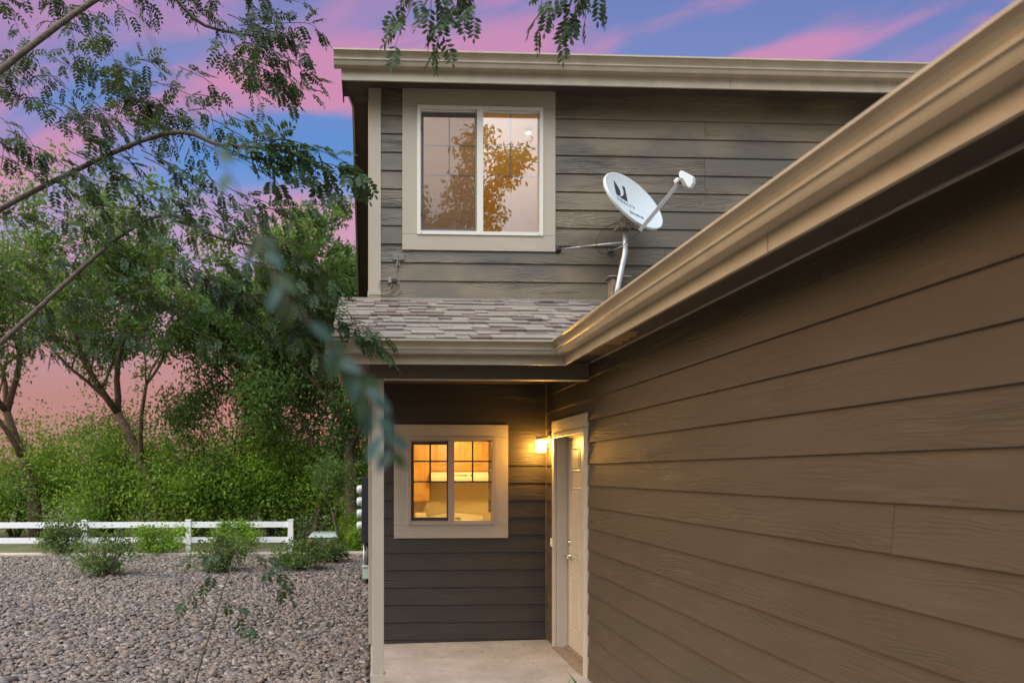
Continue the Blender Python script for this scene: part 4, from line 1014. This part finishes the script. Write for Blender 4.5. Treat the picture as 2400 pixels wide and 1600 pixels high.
elm = tree('elm_tree', 'tall open elm with reddish split trunk behind the meter panel', (-.45, 17.6, G), 8.2, .75, .22, 21, 40000, .13, 'leaf_tree', lean=(-.10, 0), first=.6, clump=.5)
tree('elm_tree', 'airy tall elm seen left of the roof edge above the rocks', (-2.4, 21, G), 9.0, .8, .20, 33, 36000, .13, 'leaf_tree', 'background elms', clump=.6)
tree('elm_tree', 'airy elm beyond the white fence, second from the house', (-5.6, 19, G), 10.0, .8, .20, 35, 26000, .13, 'leaf_tree', 'background elms', clump=.6)
tree('elm_tree', 'airy elm at the far left edge beyond the white fence', (-9.4, 20, G), 10.0, .8, .20, 37, 24000, .13, 'leaf_tree', 'background elms', clump=.6)
tree('small_tree', 'slender grey-barked young tree with forked trunk beside the reddish trunk', (-.75, 16.4, G), 2.6, .55, .05, 41, 2500, .07, 'leaf_tree', lean=(-.1, 0), first=.8, clump=.2, bark='bark2')
tree('small_tree', 'leafy round-crowned small tree filling the gap left of the reddish trunk', (-1.5, 18.4, G), 6.2, .8, .09, 43, 13000, .12, 'leaf_tree', first=.35, clump=.7)
tree('small_tree', 'leafy small tree between the two trunks behind the fence end', (-3.4, 19.2, G), 6.0, .8, .09, 47, 13000, .12, 'leaf_tree', first=.35, clump=.7)
# --- bright hedge-like bushes closing the far side
def bush(label, base, rx, ry, h, n, seed, m_='leaf_hedge', ls=.095, group='dense bushes behind the gravel bed', cat='bush', stems=9, name='bush', low=.0):
    t = thing(name, label, cat, tuple(base), group); rs = np.random.RandomState(seed); r = random.Random(seed); wb = B()
    base = Vector(base); cl = []
    for k in range(stems):
        a = r.uniform(0, 6.28); rr_ = r.uniform(.2, .8); tip = base+Vector((math.cos(a)*rx*rr_, math.sin(a)*ry*rr_, h*r.uniform(.5, .9)))
        wb.tube([base+Vector((math.cos(a)*.08, math.sin(a)*.08, 0)), base.lerp(tip, .5)+rv(r)*.06, tip], [.018*h, .012*h, .004], 5)
    wb.obj('stems', 'bark2', t)
    nc = int(26+n/500)
    for k in range(nc):
        while True:
            q = rs.uniform(-1, 1, 3)
            if np.dot(q, q) < 1: break
        cl.append([base.x+q[0]*rx*.85, base.y+q[1]*ry*.85, base.z+h*(.52+.46*q[2])])
    cl = np.array(cl); idx = rs.randint(0, nc, n); sp = min(rx, h/2)*.30
    P = cl[idx]+rs.normal(0, 1, (n, 3))*sp*rs.uniform(.5, 1.2, (nc, 1))[idx]*np.array([1, 1, .8])
    keep = P[:, 2] > base.z+low; P = P[keep]; n = len(P)
    D = rs.normal(0, 1, (n, 3)); D[:, 2] += .1; NN_ = rs.normal(0, 1, (n, 3)); NN_[:, 2] += 1.2
    L_ = Leaves(); L_.p, L_.d, L_.n = P, D, NN_; L_.l = ls*rs.uniform(.6, 1.35, n); L_.w = L_.l*.5
    v, f = L_.arrays(); mesh_tris('foliage', v, f, m_, t); return t
bush('dense bright bush nearest the house, in front of the reddish trunk', (-.9, 18.9, G), 1.5, 1.2, 2.9, 24000, 1)
bush('dense bright bush behind the utility transformer', (-2.7, 19.4, G), 1.7, 1.3, 3.3, 26000, 2)
bush('dense bright bush behind the end of the white fence', (-4.9, 19.2, G), 1.8, 1.3, 2.8, 22000, 3)
bush('rounded dense bush behind the white fence, third from the house', (-7.4, 19.8, G), 1.9, 1.3, 3.4, 20000, 4)
bush('dense bush at the far left edge behind the white fence', (-10.2, 20.4, G), 2.0, 1.3, 3.2, 18000, 5)
bush('low leafy bush against the kerb right of the transformer', (-.42, 16.6, G), .48, .35, .95, 4000, 6, ls=.06, group='shrubs at the gravel edge')
bush('low leafy bush against the kerb beside the meter panel', (-.1, 16.0, G), .6, .35, .8, 4000, 16, ls=.06, group='shrubs at the gravel edge')
for k, (x, y, rx, h) in enumerate(((-3.2, 24, 3.4, 2.7), (-9, 25, 4, 3.2), (3, 25, 4, 3.0))):
    bush(('hazy green thicket farthest back left of the house', 'hazy green thicket farthest back at the left', 'thicket farthest back behind the house')[k], (x, y, G), rx, 1.5, h, 9000, 30+k, 'leaf_tree', .12, 'thickets far behind', 'thicket', name='thicket')
bush('sprawling spiky shrub on the rocks in front of the fence post', (-1.28, 12.9, G), .58, .45, .62, 3600, 7, 'leaf_shrub', .055, 'shrubs planted in the river rocks', stems=24, name='shrub', cat='shrub', low=.12)
bush('smaller rounded shrub on the rocks in front of the transformer', (-.78, 13.9, G), .42, .35, .50, 2300, 8, 'leaf_shrub', .055, 'shrubs planted in the river rocks', stems=24, name='shrub', cat='shrub', low=.12)
bush('loose shrub on the rocks at the left beneath the fence', (-2.7, 12.6, G), .6, .4, .75, 3000, 9, 'leaf_shrub', .055, 'shrubs planted in the river rocks', stems=20, name='shrub', cat='shrub', low=.1)
bush('shrub on the rocks near the left edge of the view', (-4.6, 12.2, G), .6, .45, .8, 3000, 10, 'leaf_shrub', .055, 'shrubs planted in the river rocks', stems=20, name='shrub', cat='shrub', low=.1)

bush('full leafy shrub at the foot of the fence rails, nearest the end post', (-2.95, 15.3, G), .5, .3, .8, 4200, 61, ls=.06, group='shrubs at the gravel edge', name='shrub', cat='shrub')
bush('wide low shrub at the foot of the fence, left of the end post', (-4.6, 15.3, G), .7, .3, .75, 4200, 62, ls=.06, group='shrubs at the gravel edge', name='shrub', cat='shrub')
bush('small pale shrub at the foot of the fence near the left edge', (-6.6, 15.3, G), .6, .3, .8, 3600, 63, 'leaf_shrub', .06, 'shrubs at the gravel edge', name='shrub', cat='shrub')
# tree behind the camera, reflected in the upper window
tree('street_tree', 'tall leafy tree behind the viewer, mirrored in the upper window', (1.75, -9.0, G), 11.3, .6, .22, 52, 60000, .15, 'leaf_tree', lean=(.02, 0), clump=.7)

# ================================================================== fence, transformer
FYD = 15.9
fn = thing('ranch_fence', 'white vinyl two-rail ranch fence left of the transformer', 'fence', (-2, FYD, G))
q = PY(674.5, 1217, FYD); q1 = PY(687, 1217, FYD); pw = q1.x-q.x
for k in range(4):
    x0 = q.x-k*2.3
    B().box((x0, FYD, G), (x0+pw, FYD+pw, q.z-.02)).obj('fence_post', 'fence', fn, .004)
    B().prism([(x0-.008, FYD-.008, q.z-.02), (x0+pw+.008, FYD-.008, q.z-.02), (x0+pw+.008, FYD+pw+.008, q.z-.02), (x0-.008, FYD+pw+.008, q.z-.02)], (0, 0, .022)).obj('post_cap', 'fence', fn, .004)
for (ya, yb) in ((1222, 1235.5), (1258, 1271)):
    za, zb = PY(660, yb, FYD).z, PY(660, ya, FYD).z
    B().box((q.x-9.5, FYD+.04, za), (q.x, FYD+.08, zb)).obj('fence_rail', 'fence', fn, .003)
XY = 15.75
xf = thing('transformer', 'green metal utility transformer with pale lid and orange sticker behind the shrubs', 'transformer', (-1.1, XY, G))
q = PY(723, 1262, XY); q2 = PY(790, 1262, XY); zt_ = PY(750, 1259, XY).z
B().box((q.x, XY, G), (q2.x, XY+.6, zt_)).obj('cabinet', 'xfmr', xf, .01)
B().sweep([(q.x-.02, XY-.03, zt_+.001), (q2.x+.02, XY-.03, zt_+.001), (q2.x+.02, XY+.63, zt_+.001), (q.x-.02, XY+.63, zt_+.001)], [(q.x+.06, XY+.05, zt_+.09), (q2.x-.04, XY+.05, zt_+.09), (q2.x-.04, XY+.55, zt_+.09), (q.x+.06, XY+.55, zt_+.09)]).obj('lid', 'xfmr_top', xf, .01)
q3 = PY(727.5, 1266, XY); B().lathe([(.042, 0), (.042, .003)], (q3.x, XY-.001, q3.z), (0, -1, 0), 6).obj('warning_sticker', 'orange', xf)
q4 = PY(768, 1268, XY); B().box((q4.x, XY-.004, q4.z-.05), (q4.x+.05, XY-.001, q4.z+.05)).obj('label_plate', 'white', xf)

# ================================================================== small things on the slab
gp = thing('grass_tuft', 'green grass blades poking up at the bottom right edge of the slab', 'grass tuft', (1.13, 4.35, 0))
r = random.Random(9)
def blade(pts, w_):
    c_ = catmull(pts, 5); b = B(); n = len(c_); vs = []
    for i, p_ in enumerate(c_):
        ww = w_*(1-(i/(n-1))**2)+.0004; vs += [p_+Vector((-ww, 0, 0)), p_+Vector((0, .002, -.0)), p_+Vector((ww, 0, 0))]
    b.add(vs, [(i*3+k, i*3+k+1, i*3+k+4, i*3+k+3) for i in range(n-1) for k in (0, 1)]); b.obj('blade', 'grass', gp)
gy = 4.9
blade([PY(1362, 1640, gy), PY(1352, 1603, gy), PY(1342, 1588, gy), PY(1329, 1572.5, gy)], .008)
blade([PY(1325, 1640, gy), PY(1330, 1608, gy), PY(1336, 1592, gy), PY(1341, 1587, gy)], .004)
blade([PY(1362, 1640, gy), PY(1356, 1610, gy), PY(1340, 1590, gy)], .006)
b = B()
for k in range(420):
    x, y = r.uniform(-6.5, -.08), r.uniform(4.8, 14.8); zz = GL+.022+r.uniform(0, .01); a = r.uniform(0, 6.28); l = r.uniform(.012, .03)
    dx_, dy_ = math.cos(a)*l, math.sin(a)*l
    b.add([(x-dx_, y-dy_, zz), (x+dy_*.4, y-dx_*.4, zz+.008), (x+dx_, y+dy_, zz+.003), (x-dy_*.4, y+dx_*.4, zz+.010)], [(0, 1, 2, 3)])
tag(b.obj('leaf_litter', 'dry'), 'dry brown leaves scattered over the river rocks', 'leaf litter', kind='stuff')
b = B()
for k in range(40):
    x, y = r.uniform(.2, 1.75), r.uniform(5.2, 7.0); zz = -(XW-x)*.018+.003; a = r.uniform(0, 6.28); l = r.uniform(.004, .018)
    dx_, dy_ = math.cos(a)*l, math.sin(a)*l
    b.add([(x-dx_, y-dy_, zz), (x+dy_*.35, y-dx_*.35, zz+.003), (x+dx_, y+dy_, zz+.001), (x-dy_*.35, y+dx_*.35, zz+.004)], [(0, 1, 2, 3)])
tag(b.obj('leaf_litter', 'dry'), 'tiny dry leaf crumbs scattered on the porch slab', 'leaf litter', kind='stuff')
